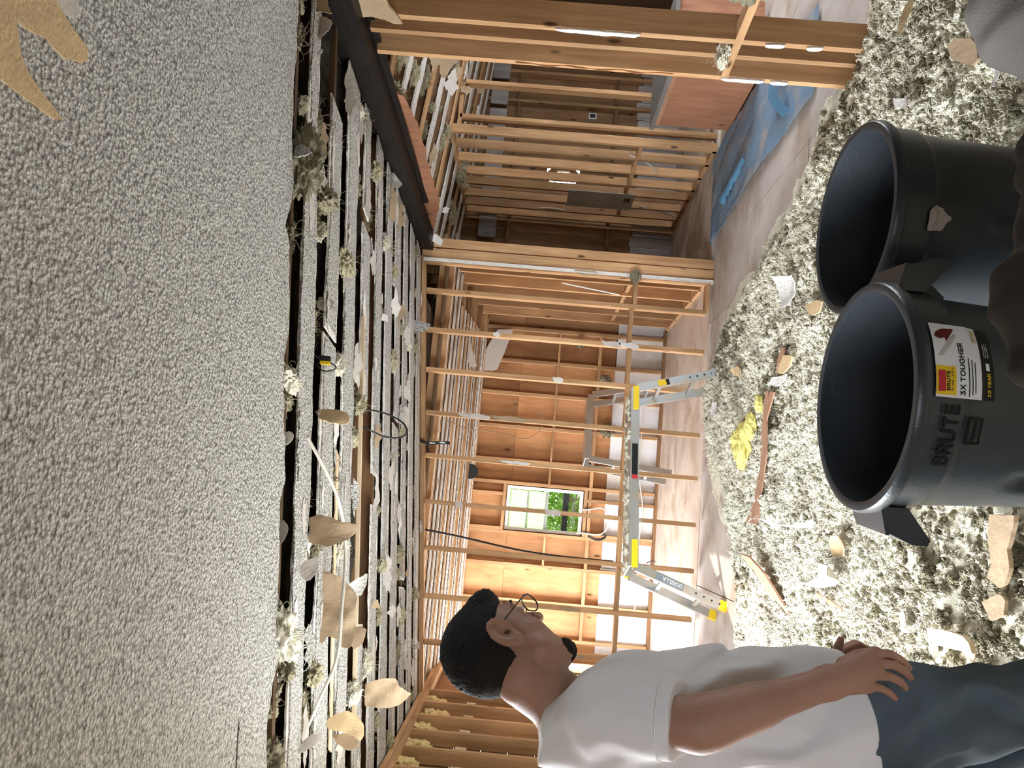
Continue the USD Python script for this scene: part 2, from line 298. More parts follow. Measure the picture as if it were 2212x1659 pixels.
# ---- ceiling
ce = struct('ceiling', 'sloping ceiling, popcorn panel whole near the camera and torn down to strips on the rafters beyond')
def slope_plate(poly, z0, th, zf):
    P = Polygon(poly) if not hasattr(poly, 'geom_type') else poly
    m = trimesh.creation.extrude_polygon(P, th, engine='earcut'); v = m.vertices.copy(); v[:, 2] += z0+zf(v[:, 0]); return TM(v, m.faces)
xs = np.arange(-1.75, 2.36, .02)
edge = 2.885+.035*(fbm(np.c_[xs*5, xs*0, xs*0], 4, 3)-.5)*2+.012*(nrg.random(len(xs))-.5)
for c, w, a in ((.12, .12, .055), (.02, .05, .05), (-.55, .14, .05), (.62, .1, .03), (1.0, .05, -.05), (-.9, .2, -.05)): edge += a*np.exp(-((xs-c)/w)**2)
main = Polygon([(-1.75, -1.2), (2.36, -1.2)]+list(zip(xs[::-1], edge[::-1])))
slot = Polygon([(-.80, 2.545), (-.74, 2.55), (-.73, 2.535), (-1.3, 2.50), (-1.3, 2.53)])
main = main.difference(slot)
for i, (y0, y1) in enumerate(((-1.3, 1.0), (1.0, 3.4))):
    pc = main.intersection(shapely.box(-2, y0, 3, y1))
    obj('popcorn_panel', slope_plate(pc, 0, .013, zc), POP, ce)
def ceil_px(pts): return [tuple(at_ceil(*p)[:2]) for p in pts]
tp = ceil_px([(-30, -40), (95, -40), (150, 55), (188, 105), (186, 138), (160, 132), (128, 122), (95, 78), (60, 68), (32, 38), (38, 105), (52, 148), (78, 185), (105, 220), (134, 256), (128, 264), (95, 245), (50, 210), (0, 172), (-30, 150)])
obj('torn_patch', sheet(tp, lambda a: np.c_[a, zc(a[:, 0])-.002], .003, .03, .004, 3), ORNP, ce, label='tan patch where the popcorn face has peeled away')
tp = ceil_px([(100, -30), (160, -30), (172, 20), (165, 42), (135, 30)])
obj('torn_patch', sheet(tp, lambda a: np.c_[a, zc(a[:, 0])-.002], .003, .03, .004, 4), GREYP, ce)
YK = [3.19+.4055*k for k in range(10)]
def ragged_strip(x0, x1, yc, w, seed, zf, th=.013, amp=.042, z0=0.):
    n = max(4, int((x1-x0)/.025)); X = np.linspace(x0, x1, n)
    def ed(s): return (fbm(np.c_[X*3.3, X*0+s, X*0], 5, seed)-.5)*2*amp + (nrg.random(n)-.5)*.008
    A = np.c_[X, yc-w/2+ed(.3)]; B = np.c_[X, yc+w/2+ed(5.3)]
    A[0, 0] += .03; B[-1, 0] -= .03
    P = Polygon(np.vstack([A, B[::-1]])).buffer(0)
    if P.geom_type != 'Polygon': P = max(P.geoms, key=lambda g: g.area)
    return slope_plate(P, z0, th, zf)
runs = {0: [(-1.7, 1.5, .19), (1.56, 2.2, .12)], 1: [(-1.7, .70, .22), (.74, 1.9, .20)], 2: [(-1.7, 2.3, .23)], 3: [(-1.7, -.72, .18), (.55, 1.55, .19), (1.65, 2.3, .14)], 4: [(-1.7, -.08, .18), (.12, 2.3, .19)],
        5: [(-1.7, 2.3, .21)], 6: [(-1.7, .5, .19), (.56, 2.3, .2)], 7: [(-1.7, -.68, .2), (-.62, 2.3, .18)], 8: [(-1.7, 2.3, .19)], 9: [(-1.7, 2.3, .16)]}
for k, y in enumerate(YK):
    m = box(-1.75, 2.36, y-.019, y+.019, 0, .14); m.vertices[:, 2] += zc(m.vertices[:, 0])+.014
    obj('rafter', m, RXW if k in (3, 4) else RXD, ce)
    for j, (a, b, w) in enumerate(runs[k]):
        yy = y+rng.uniform(-.015, .015); obj('drywall_strip', ragged_strip(a, b, yy, w, k*7+j, zc, .006), POP, ce)
        obj('gypsum_core', ragged_strip(a-.02, b+.02, yy+rng.uniform(-.012, .012), w+.026, k*7+j+170, zc, .008, .046, .0061), GYP if (k+j) % 3 else GREYP, ce)
        for q in range(int((b-a)*1.4)):
            x = rng.uniform(a+.15, b-.15); l = rng.uniform(.1, .35); wd = rng.uniform(.02, .06); y2 = yy+rng.uniform(-.5, .5)*w
            pts = [(x+l*.5*math.cos(t)*rng.uniform(.5, 1.1), y2+wd*math.sin(t)*rng.uniform(.4, 1.2)) for t in np.linspace(0, 6.28, 15)[:-1]]
            obj('peeled_patch', sheet(pts, lambda a_: np.c_[a_, zc(a_[:, 0])-.002], .0015, .03, .012, k*50+q), rng.choice([GREYP, GREYP, GYP]), ce)
m = box(-1.75, 2.36, 2.95, 2.988, 0, .14); m.vertices[:, 2] += zc(m.vertices[:, 0])+.02; obj('rafter', m, RXD, ce)
for y in (4.28,):                                   # pale battens left between the strips
    obj('batten', board((-1.2, y, zc(-1.2)-.004), (1.0, y+.03, zc(1.0)-.004), .022, .02, (0, 1, 0)), PALE, ce)
obj('batten', ragged_strip(-1.2, .2, 3.78, .05, 77, zc, .006, .006, -.002), PALE, ce)
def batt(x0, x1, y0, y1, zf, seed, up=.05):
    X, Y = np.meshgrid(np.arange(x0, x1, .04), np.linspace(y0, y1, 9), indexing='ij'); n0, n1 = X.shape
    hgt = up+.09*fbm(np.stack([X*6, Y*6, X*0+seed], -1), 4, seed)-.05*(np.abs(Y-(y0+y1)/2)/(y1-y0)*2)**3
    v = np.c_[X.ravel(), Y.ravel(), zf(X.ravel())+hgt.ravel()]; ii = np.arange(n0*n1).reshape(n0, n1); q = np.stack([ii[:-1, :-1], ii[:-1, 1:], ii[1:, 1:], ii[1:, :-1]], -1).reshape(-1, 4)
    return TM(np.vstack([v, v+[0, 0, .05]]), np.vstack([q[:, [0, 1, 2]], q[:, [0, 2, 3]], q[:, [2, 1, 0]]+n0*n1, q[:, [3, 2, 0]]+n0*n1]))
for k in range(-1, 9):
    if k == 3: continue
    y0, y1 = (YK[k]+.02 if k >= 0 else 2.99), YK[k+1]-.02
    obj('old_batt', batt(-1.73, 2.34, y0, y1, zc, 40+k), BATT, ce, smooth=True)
rd = [(-2.0, 2.75, lambda x: zc(x)+.26), (2.4, 6.6, lambda x: zr(x)+.20)]
for a, b, f in rd:
    m = box(a, b, -1.8, 9.6, 0, .03); m.vertices[:, 2] += f(m.vertices[:, 0]); obj('roof_deck', m, ROOF, ce)
obj('gable_end', box(-2.0, 6.6, 9.56, 9.6, 2.2, 3.1), ROOF, ce); obj('eave_board', box(-1.80, -1.77, -1.8, 9.6, 2.372, 2.62), ROOF, ce)
# torn paper hanging off the strips and the dark insulation packed between the rafters
def torn(cx, cy, w, h, seed, zf, mt, tilt):
    r = random.Random(seed); n = 17
    pts = [(w*.5*math.cos(t)*r.uniform(.45, 1.2), h*.5*math.sin(t)*r.uniform(.3, 1.3)) for t in np.linspace(0, 2*math.pi, n, endpoint=False)]
    ct, st_ = math.cos(tilt), math.sin(tilt); cu = r.uniform(-2.5, 2.5)
    def fn(a):
        u, v = a[:, 0], a[:, 1]+h*.45
        return np.c_[cx+u, cy+v*ct+cu*u*u*.3, zf(cx+u)-.003-v*st_-cu*v*v*.6+.006*(noise(np.c_[a*30, a[:, 0]*0], seed)-.5)]
    return sheet(pts, fn, .0025, .018, .012, seed)
for i in range(70):
    k = rng.randrange(0, 10); x = rng.uniform(-1.6, 2.2); y = YK[k]+rng.choice([-1, 1, 1])*rng.uniform(.07, .11)
    t = rng.choice([rng.uniform(.0, .35), rng.uniform(.4, 1.5)])
    obj('torn_paper', torn(x, y, rng.uniform(.06, .30), rng.uniform(.025, .085), 100+i, zc, None, t), rng.choice([GREYP, GREYP, GREYP, GYP, TANP, POP]), ce)
def tuft(seed, r, strands=46):
    rr = random.Random(seed); b_ = blobby(4, .62, 2.1, seed, (1., 1., 1.)); v = b_.vertices
    v = v*(1+.34*(fbm(v*7+seed, 4, seed+2)-.5)*2+.16*(noise(v*22, seed+5)-.5))[:, None]*np.array([1.35, .9, .8]); m = [TM(v, b_.faces)]
    for _ in range(strands):
        d = np.array([rr.gauss(0, 1), rr.gauss(0, 1), rr.gauss(0, 1)-.3]); d /= np.linalg.norm(d); e = np.array([rr.gauss(0, .5) for _ in range(3)]); g = np.array([rr.gauss(0, .5) for _ in range(3)])
        m.append(tube([d*.7, d*.98+e*.2, d*1.12+e*.5, d*1.15+e*.7+g*.3, d*1.05+e*.6+g*.7], [.03, .024, .018, .014, .008], 9, 3))
    m = cat_(*m); return TM(m.vertices*r, m.faces)
TUFTS = [tuft(40+i, 1.0) for i in range(7)]
def put(m, p, s, rz, sq=(1, 1, 1)):
    c, s_ = math.cos(rz), math.sin(rz); R = np.array([[c, -s_, 0], [s_, c, 0], [0, 0, 1]])
    return TM((m.vertices*np.array(sq)*s)@R.T+np.asarray(p), m.faces)
for i in range(110):
    k = rng.randrange(-1, 9); x = rng.uniform(-1.65, 2.2); y = (YK[k]+YK[k+1])/2 if k >= 0 else 3.03
    lo = rng.random() < .38
    obj('insulation_tuft', put(TUFTS[i % 7], (x, y+rng.uniform(-.07, .07), zc(x)+(rng.uniform(-.02, .035) if lo else rng.uniform(.06, .13))), rng.uniform(.03, .055) if lo else rng.uniform(.06, .10), rng.uniform(0, 6.3)), rng.choice([TUFM, TUFM, INSD, INSUL]) if lo else INSD, ce, smooth=True)
# the other slope, seen under the beam
for k in range(15):
    y = 3.4+.4055*k
    m = box(2.47, 6.1, y-.019, y+.019, 0, .14); m.vertices[:, 2] += zr(m.vertices[:, 0])+.014; obj('rafter', m, RXW, ce)
    obj('drywall_strip', ragged_strip(2.5, 6.0, y, rng.uniform(.09, .14), 300+k, zr, .014, .035), GYP if k % 3 else PLYX, ce)
for i in range(60):
    x = rng.uniform(2.5, 4.6); y = rng.uniform(4.2, 9.0); lo = rng.random() < .4
    obj('insulation_tuft', put(TUFTS[i % 7], (x, y, zr(x)+(rng.uniform(-.02, .03) if lo else .09)), rng.uniform(.04, .09), rng.uniform(0, 6.3)), INSD if not lo else TUFM, ce, smooth=True)
for i in range(26):
    x = rng.uniform(2.6, 4.6); y = 3.4+.4055*rng.randrange(2, 14)+.05
    obj('torn_paper', torn(x, y, rng.uniform(.08, .3), rng.uniform(.06, .16), 400+i, zr, None, rng.uniform(0, 1.5)), rng.choice([GREYP, GYP, TANP]), ce)
# ceiling of the room behind the studs: joists with white drywall edges between, falling towards the back wall
def zf2(y): return 2.47-.125*(y-7.1)
for k in range(13):
    y = 7.2+.163*k
    if k % 2 == 0:
        m = box(-1.75, 2.3, y-.02, y+.02, zf2(y), zf2(y)+.14); obj('joist', m, RXW if k % 4 else WX, ce)
    for q in range(2):
        yy = y+(.05, .10)[q]
        obj('drywall_strip', ragged_strip(-1.75, 2.3 if k < 3 else 2.0, yy, rng.uniform(.025, .045), 500+k*2+q, lambda x, yy=yy: zf2(yy)+0*x, .012, .008), rng.choice([GYP, GYP, PLYX, DRY]), ce)
obj('joist_cover', box(-1.75, 2.4, 7.1, 9.3, 2.50, 2.52), ROOF, ce)

# ---- wall_middle: the open stud partition in front of the far room
wm = struct('wall_middle', 'open partition of bare pine studs between the main room and the far room')
tops = [558, 622, 707, 794, 887, 980, 1080, 1180, 1285, 1385]
for i, ty in enumerate(tops):
    x = at(912, ty+2, 1, YP)[0]; z0 = .045+.01*rng.random()
    if i == 0: z0 = .02
    obj('stud', box(x-.019, x+.019, YP-.003+rng.uniform(-.006, .006), YP+.089, z0, zc(x)-.045, .003), WZ, wm)
p0, p1 = at(912, 556, 1, YP)[0], -1.75
m = box(p1, p0+.02, YP, YP+.089, -.04, -.001); m.vertices[:, 2] += zc(m.vertices[:, 0]); obj('top_plate', m, WX, wm)
m = box(p1, p0+.02, YP+.0, YP+.089, .004, .04); m.vertices[:, 2] += zc(m.vertices[:, 0]); obj('top_plate', m, WX, wm)
for x0, x1, zz in ((2.02, 2.3, .73),):
    pass
# mid-height blocking, one piece per bay
bx = [at(912, t+2, 1, YP)[0] for t in tops]
for i in range(1, len(bx)-1):
    a, b = bx[i+1]+.02, bx[i]-.02; z = at(1362-.055*(tops[i]-622)*.9, (tops[i]+tops[i+1])/2+44, 1, YP)[2]
    obj('blocking', box(a, b, YP+.002, YP+.085, z-.019, z+.019), WX, wm)
a, b = bx[1]+.02, bx[0]-.02; obj('blocking', box(a, b, YP, YP+.089, .70, .738), WX, wm)
obj('sill_piece', box(bx[1]+.02, bx[0]-.02, YP, YP+.089, .03, .066), WX, wm)
# doubled jamb post at the end of the partition, with a white drywall edge
for a, b in ((516, 533), (538, 556)):
    x0, x1 = at(925, b, 1, YP)[0], at(925, a-6, 1, YP)[0]
    obj('jamb_post', box(x0+.010, x1-.008, YP+.01, YP+.05, .0, zc(x1)-.01), WZ, wm)
x1 = at(925, 556, 1, YP)[0]; obj('drywall_edge', box(x1-.034, x1-.002, YP-.012, YP+.03, .0, zc(x1)-.02, .004, .004), GYP, wm, label='white broken drywall edge beside the jamb post')
for i in range(16):
    j = rng.randrange(0, 10); z = rng.uniform(.4, 2.3); w = rng.uniform(.015, .03); h = rng.uniform(.03, .16)
    pts = [(-w, -h*rng.uniform(.6, 1)), (w*.3, -h), (w, -h*.3), (w*.6, h*.5), (w, h), (-w*.4, h*.8), (-w, h*.2)]
    obj('drywall_remnant', sheet(pts, lambda a, j=j, z=z: np.c_[bx[j]+a[:, 0], np.full(len(a), YP-.008), z+a[:, 1]], .008, .02, .01, 700+i), rng.choice([GYP, GREYP, TANP]), wm)

# ---- wall_side: short stud wall running back from the jamb post
ws = struct('wall_side', 'stud wall running back from the jamb post beside the far room')
for k in range(5):
    y = YP+.42+.4055*k
    obj('stud', box(2.27, 2.41, y-.02, y+.02, .02, 2.42), WZ, ws)
    if k: obj('blocking', box(2.30, 2.39, y-.385, y-.022, .69, .73), WY, ws)
obj('bottom_plate', box(2.27, 2.41, YP+.1, 9.2, .0, .038), WY, ws)
obj('sheathing', box(2.415, 2.425, YP+.1, 9.2, .04, 2.4), RXW, ws)

# ---- wall_back
wb = struct('wall_back', 'back wall of pine studs, orange plywood sheathing above and white boards below')
HOLE = (-.27, .25, .88, 1.79)
def cut(x0, x1, z0, z1, hole):
    a, b, c, d = hole
    out = [(x0, min(x1, a), z0, z1), (max(x0, b), x1, z0, z1), (max(x0, a), min(x1, b), z0, min(z1, c)), (max(x0, a), min(x1, b), max(z0, d), z1)]
    return [q for q in out if q[1]-q[0] > .01 and q[3]-q[2] > .01]
OCT = (3.90, 4.34, 1.22, 1.64)
for i, (x0, x1) in enumerate([(-1.75, -.62), (-.62, .57), (.57, 1.79), (1.79, 2.6)]):
    for z0, z1 in ((.60, 1.75), (1.753, 2.5)):
        for q in cut(x0+.002, x1-.002, z0, z1, HOLE):
            obj('plywood_panel', box(q[0], q[1], YF+.095, YF+.107, q[2], q[3], .001), PLY, wb)
    obj('white_panel', box(x0+.003, x1-.003, YF+.06, YF+.093, .015, .62-.01*i, .003), WHITEB, wb)
for i, (x0, x1) in enumerate([(2.6, 3.5), (3.5, 4.7), (4.7, 6.1)]):
    for q in cut(x0, x1, .5, 2.8, OCT): obj('plywood_panel', box(q[0], q[1], YF+.095, YF+.107, q[2], q[3], .001), BRN, wb)
x = 2.6
while x < 6.0:
    w = rng.uniform(.09, .15); obj('weathered_board', box(x+.003, x+w-.003, YF+.05, YF+.07, -.02, rng.uniform(.46, .56)), GREYB, wb); x += w
for x in np.arange(3.3, 5.6, .36): obj('weathered_board', box(x, x+.3, YF-.02, YF, 2.22, 2.44), GREYB, wb)
xs_ = [2.17-.4055*k for k in range(10)]
for i, x in enumerate(xs_):
    if HOLE[0]-.02 < x < HOLE[1]+.02:
        obj('stud', box(x-.019, x+.019, YF, YF+.089, .03, HOLE[2]-.05), WZ, wb); obj('stud', box(x-.019, x+.019, YF, YF+.089, HOLE[3]+.05, 2.2), WZ, wb); continue
    obj('stud', box(x-.019, x+.019, YF, YF+.089, .03, 2.2), WZ, wb)
for x in (HOLE[0]-.03, HOLE[1]+.03): obj('stud', box(x-.019, x+.019, YF, YF+.089, .03, 2.2), WZ, wb)
for z in (HOLE[2]-.03, HOLE[3]+.03): obj('window_header' if z > 1 else 'rough_sill', box(HOLE[0]-.01, HOLE[1]+.01, YF+.002, YF+.087, z-.019, z+.019), WX, wb)
allx = sorted(xs_+[HOLE[0]-.03, HOLE[1]+.03])
for a, b in zip(allx[:-1], allx[1:]):
    for z in (.80, 1.30):
        if b-a < .12 or (z > HOLE[2] and a > HOLE[0]-.1 and b < HOLE[1]+.1): continue
        if z == 1.30 and rng.random() < .35: continue
        t = .019 if z < 1 else .012; obj('blocking', box(a+.02, b-.02, YF+.002, YF+(.087 if z < 1 else .05), z-t, z+t), WX, wb)
obj('top_plate', box(-1.75, 2.27, YF, YF+.089, 2.2, 2.238), WX, wb); obj('top_plate', box(-1.75, 2.27, YF, YF+.089, 2.24, 2.278), WX, wb)
obj('bottom_plate', box(-1.75, 2.27, YF, YF+.089, .0, .036), RXW, wb)
x = 2.75
while x < 6.0: obj('stud', box(x-.019, x+.019, YF, YF+.089, .0, 2.62), WZ, wb); x += .4055
for a in np.arange(2.78, 5.6, .4055): obj('blocking', box(a, a+.36, YF, YF+.085, .80, .838), RXW, wb); obj('blocking', box(a, a+.36, YF, YF+.085, 2.05, 2.088), RXW, wb)

# ---- windows
for x0, x1, hl_ in ((-1.75, 2.6, HOLE), (2.6, 6.1, OCT)):
    for q in cut(x0, x1, -.2, 2.85, hl_): obj('outer_siding', box(q[0], q[1], YF+.112, YF+.13, q[2], q[3], .001), RXW, wb)
w1 = struct('window_1', 'white vinyl sash window in the back wall with green shrubs outside')
a, b, c, d = HOLE; yw = YF+.075
for q in ((a, a+.035, c, d), (b-.035, b, c, d), (a+.035, b-.035, c, c+.035), (a+.035, b-.035, d-.035, d)): obj('frame_rail', box(q[0], q[1], yw-.03, yw+.03, q[2], q[3]), VINYL, w1)
mid = c+(d-c)*.47
obj('meeting_rail', box(a+.03, b-.03, yw-.02, yw+.02, mid-.02, mid+.02), GREENV, w1)
obj('muntin', box(a+.03, b-.03, yw-.004, yw+.016, mid+.22, mid+.235), GREENV, w1)
obj('muntin', box((a+b)/2-.007, (a+b)/2+.007, yw-.004, yw+.016, mid+.02, d-.035), GREENV, w1)
for i in range(2):
    for j in range(2):
        obj('pane', box(a+.035+i*.222, a+.035+i*.222+.218, yw+.004, yw+.008, mid+.02+j*.22, mid+.02+j*.22+.2, .001), FROST, w1)
obj('pane', box(a+.035, b-.035, yw-.004, yw, c+.035, mid-.02, .001), PANE, w1)
w2 = struct('window_2', 'small octagonal window in the back wall seen between the right-hand studs')
ox, oz, orr = (OCT[0]+OCT[1])/2, (OCT[2]+OCT[3])/2, .205
octo = lambda r: [(ox+r*math.cos(math.pi/8+k*math.pi/4), oz+r*math.sin(math.pi/8+k*math.pi/4)) for k in range(8)]
ring = Polygon(octo(orr+.06)).difference(Polygon(octo(orr-.02)))
def upright(P, y0, th):
    m = trimesh.creation.extrude_polygon(P, th, engine='earcut'); v = m.vertices; return TM(np.c_[v[:, 0], y0+v[:, 2], v[:, 1]], m.faces[:, ::-1])
obj('frame', upright(ring, YF+.06, .05), RXW, w2); obj('pane', upright(Polygon(octo(orr-.015)), YF+.08, .004), PANE, w2)

# ---- wall_left, open as a doorway near the camera and in the far room
wl = struct('wall_left', 'left wall of bare studs with brown plank sheathing and a doorway')
ysl = [4.30+.4055*k for k in range(8)]+[8.95, 9.2]
for y in ysl: obj('stud', box(XL, XL+.10, y-.02, y+.02, .0, zc(XL)-.08), WZ, wl)
for i, (y0, y1, z0, z1) in enumerate([(4.27, 5.4, .0, 2.36), (5.4, 6.6, 0, 2.36), (6.6, 7.42, 0, 2.36), (8.9, 9.3, 0, 2.3), (7.42, 8.9, 2.0, 2.3), (2.2, 4.26, 2.14, 2.37), (-1.2, 2.2, 0, 2.37)]):
    n = max(1, int((z1-z0)/.19)); hh = (z1-z0)/n
    for j in range(n): obj('sheathing_plank', box(XL-.03, XL-.012, y0+.002, y1-.002, z0+j*hh+.002, z0+(j+1)*hh-.002), PLY if i > 4 else RXW, wl)
obj('top_plate', box(XL, XL+.10, -1.2, 9.3, zc(XL)-.08, zc(XL)-.042), WY, wl); obj('top_plate', box(XL, XL+.10, -1.2, 9.3, zc(XL)-.04, zc(XL)-.002), WY, wl)
for y in ysl[:8]:
    for z in (1.86,): obj('nailer', box(XL+.06, XL+.105, y+.02, y+.06, z, z+.075), PALE, wl)
for i, y in enumerate(ysl[:7]):
    obj('insulation_scrap', put(blobby(4, .8, 2.6, 640+i, (.6, 1.1, 1.3)), (XL+.03, y+.2, 2.22+rng.uniform(-.06, .04)), .085, 0), YEL2, wl, smooth=True)
obj('porch_roof', box(-4.6, -2.0, -1.5, 1.75, 2.5, 2.56), ROOF, wl); obj('porch_roof', box(-4.6, -1.82, 3.9, 9.6, 2.5, 2.56), ROOF, wl)

# ---- walls behind and to the right of the photographer, never in the picture
wf = struct('wall_front', 'dark plank wall behind the photographer with a small window')
for q in ((-1.75, -1.3, 0, 2.9), (-1.3, -.1, 0, 1.0), (-1.3, -.1, 2.1, 2.9), (-.1, 6.1, 0, 2.9)): obj('plank_sheathing', box(q[0], q[1], -1.32, -1.2, q[2], q[3]), RXD, wf)
wr = struct('wall_right', 'right-hand stud wall of the side room, bare pine with open bays')
for i, y in enumerate([7.15, 7.45, 7.77, 8.09, 8.36, 8.7, 8.98, 9.22]):
    obj('stud', box(XR, XR+.09, y-.019, y+.019, .0, 2.6), WZ, wr)
for a, b in zip([7.17, 7.47, 7.79, 8.11, 8.38, 8.72], [7.43, 7.75, 8.07, 8.34, 8.68, 8.96]): obj('blocking', box(XR+.003, XR+.086, a, b, .715, .753), WY, wr)
obj('top_plate', box(XR, XR+.09, 7.13, 9.27, 2.6, 2.638), WY, wr); obj('bottom_plate', box(XR, XR+.09, 7.13, 9.27, .0, .036), WY, wr)
for x in (3.78, 4.15, 4.55, 4.95): obj('stud', box(x-.02, x+.02, 7.13, 7.22, .0, 2.55), WZ, wr)
obj('top_plate', box(XR+.09, 5.6, 7.13, 7.22, 2.53, 2.57), WX, wr)
for q in ((-1.3, 3.4, 0, 2.4), (5.8, 9.3, 0, 2.4), (3.4, 5.8, 0, .5), (3.4, 5.8, 2.1, 2.4)): obj('plank_sheathing', box(6.1, 6.2, q[0], q[1], q[2], q[3]), RXD, wr)
# closet stud wall near the camera, under the beam
wc = struct('wall_corner', 'group of tall pine studs under the dark beam at the right edge')
for i, (y, x0, x1, z1) in enumerate(((3.60, 2.42, 2.56, 2.64), (3.73, 2.42, 2.56, 2.64), (3.93, 2.42, 2.56, 2.64), (3.2, 2.44, 2.58, 2.64))):
    obj('stud', box(x0, x1, y-.019, y+.019, .0, z1, .003), WZ, wc)
obj('blocking', board((2.46, 3.95, .72), (2.46, 2.9, .76), .04, .085, (0, 0, 1)), WY, wc)
obj('glue_line', tube([(2.419, 3.925, z+.0) for z in (1.0, 1.1)]+[(2.417+.004*math.sin(z*40), 3.93+.007*math.sin(z*23), z) for z in np.arange(1.15, 1.9, .06)], .004, 60, 5), plain('brown_glue', (.33, .13, .05), .6), wc)
for i, (y, z, h) in enumerate(((3.6, 1.45, .22), (3.6, .55, .05), (3.93, .62, .12), (3.93, .42, .05), (3.6, .35, .04))):
    pts = [(-.016, -h), (.012, -h*.9), (.017, 0), (.01, h*.9), (-.012, h), (-.017, h*.2)]
    obj('drywall_remnant', sheet(pts, lambda a, y=y, z=z: np.c_[np.full(len(a), 2.413), y+a[:, 0], z+a[:, 1]], .008, .02, .008, 900+i), GYP, wc)
obj('drywall_scrap', sheet([(-.35, -.02), (.1, -.05), (.34, -.16), (.3, .1), (-.05, .12), (-.35, .1)], lambda a: np.c_[np.full(len(a), 2.405)+.02*np.sin(a[:, 0]*9), 3.30+a[:, 0], 2.60+a[:, 1]], .012, .04, .03, 920), TANP, wc)

# ================================================================== THINGS FIXED IN THE ROOM
t = thing('ceiling_beam', 'black stained wooden beam running away under the torn ceiling', 'beam')
bm = box(2.33, 2.46, 2.2, 7.02, 2.655, 2.83, .008); obj('timber', bm, DARKW, t)
obj('side_board', box(2.464, 2.484, 3.6, 6.2, 2.62, 2.78), DARKW, t)
vp = sheet([(4.5, -.10), (5.3, -.13), (6.2, -.16), (6.95, -.03), (6.95, .06), (5.5, .05), (4.4, .04)], lambda a: np.c_[2.50+.03*np.sin(a[:, 0]*4)+.05*np.clip(-a[:, 1], 0, 1), a[:, 0], 2.68+a[:, 1]], .006, .06, .03, 33)
obj('veneer', vp, REDZ, t, label='reddish plywood veneer peeling off the beam')
t = thing('cabinet', 'low reddish-brown wood cabinet with grey top against the right wall', 'cabinet')
obj('body', box(3.56, 4.15, 5.62, 6.62, .02, .70), REDZ, t); obj('top', box(3.53, 4.18, 5.58, 6.66, .70, .735), CGRY, t, label='grey cabinet top')
obj('edge_strip', box(3.553, 3.56, 5.62, 6.62, .66, .70), RED, t)
t = thing('nail_plate', 'large galvanized metal plate fixed across the right-hand studs', 'metal plate')
obj('sheet', box(3.585, 3.592, 8.28, 8.74, .62, 1.38, .002), ZINC, t)
for y in (8.31, 8.71):
    for z in (.68, 1.31): obj('boss', put(lathe([(.0, 0), (.018, 0), (.014, .006), (0, .007)], 12), (0, 0, 0), 1, 0), ZINC, t) if False else obj('boss', box(3.578, 3.586, y-.02, y+.02, z-.03, z+.03), ZINC, t)
def lettering(s, h, org, ex, ez, depth=.002, bold=True):
    m = meshkit.text_mesh(s, h, depth, bold); v = m.vertices; ex, ez = np.asarray(ex, float), np.asarray(ez, float); n = np.cross(ex, ez)
    return TM(np.asarray(org)+v[:, :1]*ex+v[:, 1:2]*ez+v[:, 2:3]*n, m.faces)
obj('stamped_number', lettering('38', .07, (3.583, 8.52, .66), (0, -1, 0), (0, 0, 1)), BLACKT, t)

t = thing('blue_tarp', 'crumpled blue tarp on the bare floor by the right wall', 'tarp')
tf = lambda a: np.c_[a, .006+.022*fbm(np.c_[a*4, a[:, 0]*0], 4, 31)+.012*np.abs(np.sin(a[:, 0]*9+a[:, 1]*2))]
obj('sheet', sheet([(2.68, 7.12), (2.74, 5.6), (2.72, 4.5), (3.3, 4.45), (3.5, 5.5), (3.55, 6.7), (3.5, 7.12)], tf, .003, .05, .03, 31), TARP, t)
obj('fold', sheet([(0, -.05), (.2, -.07), (.5, -.04), (.55, .02), (.3, .07), (0, .06)], lambda a: np.c_[2.82+a[:, 0]*.8, 4.95+a[:, 0]*.55+a[:, 1], .04+.05*np.sin(a[:, 0]*5)+.1*np.abs(a[:, 1])], .004, .03, .02, 41), TARPD, t)
obj('fold', sheet([(0, -.03), (.7, -.05), (.75, .02), (0, .04)], lambda a: np.c_[2.95-a[:, 0]*.1+a[:, 1], 5.9+a[:, 0], .035+.04*np.cos(a[:, 1]*30)], .004, .03, .02, 42), TARPD, t)
obj('frayed_string', tube([(2.69, 6.6, .01), (2.66, 6.8, .03), (2.70, 7.0, .01), (2.64, 7.12, .02), (2.70, 7.2, .01)], .004, 40, 5), TARPD, t)

# ---- electrical boxes, cables and straps
def cable(name, label, pts, r, m, cat='cable', n=60): return obj(name, tube(pts, r, n, 7), m, None, label, cat)
cable('white_cable', 'long off-white electrical cable hanging in a loop below the ceiling strips', [at_ceil(664, 945, -.0), at(700, 1010, 1, 3.3), at(738, 1110, 1, 3.45), at(746, 1180, 1, 3.5), at(737, 1330, 1, 3.4), at(725, 1430, 1, 3.35), at(700, 1490, 1, 3.3), at_ceil(662, 1575, .01)], .0075, CWHT)
cable('black_cable', 'thin black cable hanging in a loop from the middle of the ceiling', [at_ceil(774, 885, .02), at(800, 886, 1, 4.5), at(845, 898, 1, 4.6), at(878, 925, 1, 4.6), at(872, 942, 1, 4.55), at(840, 945, 1, 4.5), at(800, 930, 1, 4.4), at_ceil(777, 920, .02)], .0055, CBLK)
cable('curled_wire', 'thin brown wire curling down in front of the far plywood', [at(960, 905, 1, 7.4), at(1010, 925, 1, 7.4), at(1090, 938, 1, 7.4), at(1130, 948, 1, 7.4), at(1165, 930, 1, 7.4), at(1172, 905, 1, 7.4), at(1160, 885, 1, 7.4)], .004, COPP)
cable('drop_cable', 'dark cable slanting down behind the studs left of the window', [at(905, 1142, 1, 7.15), at(960, 1152, 1, 7.2), at(1040, 1170, 1, 7.25), at(1120, 1188, 1, 7.2), at(1240, 1205, 1, 7.15), at(1325, 1213, 1, 7.12)], .009, CBLK)
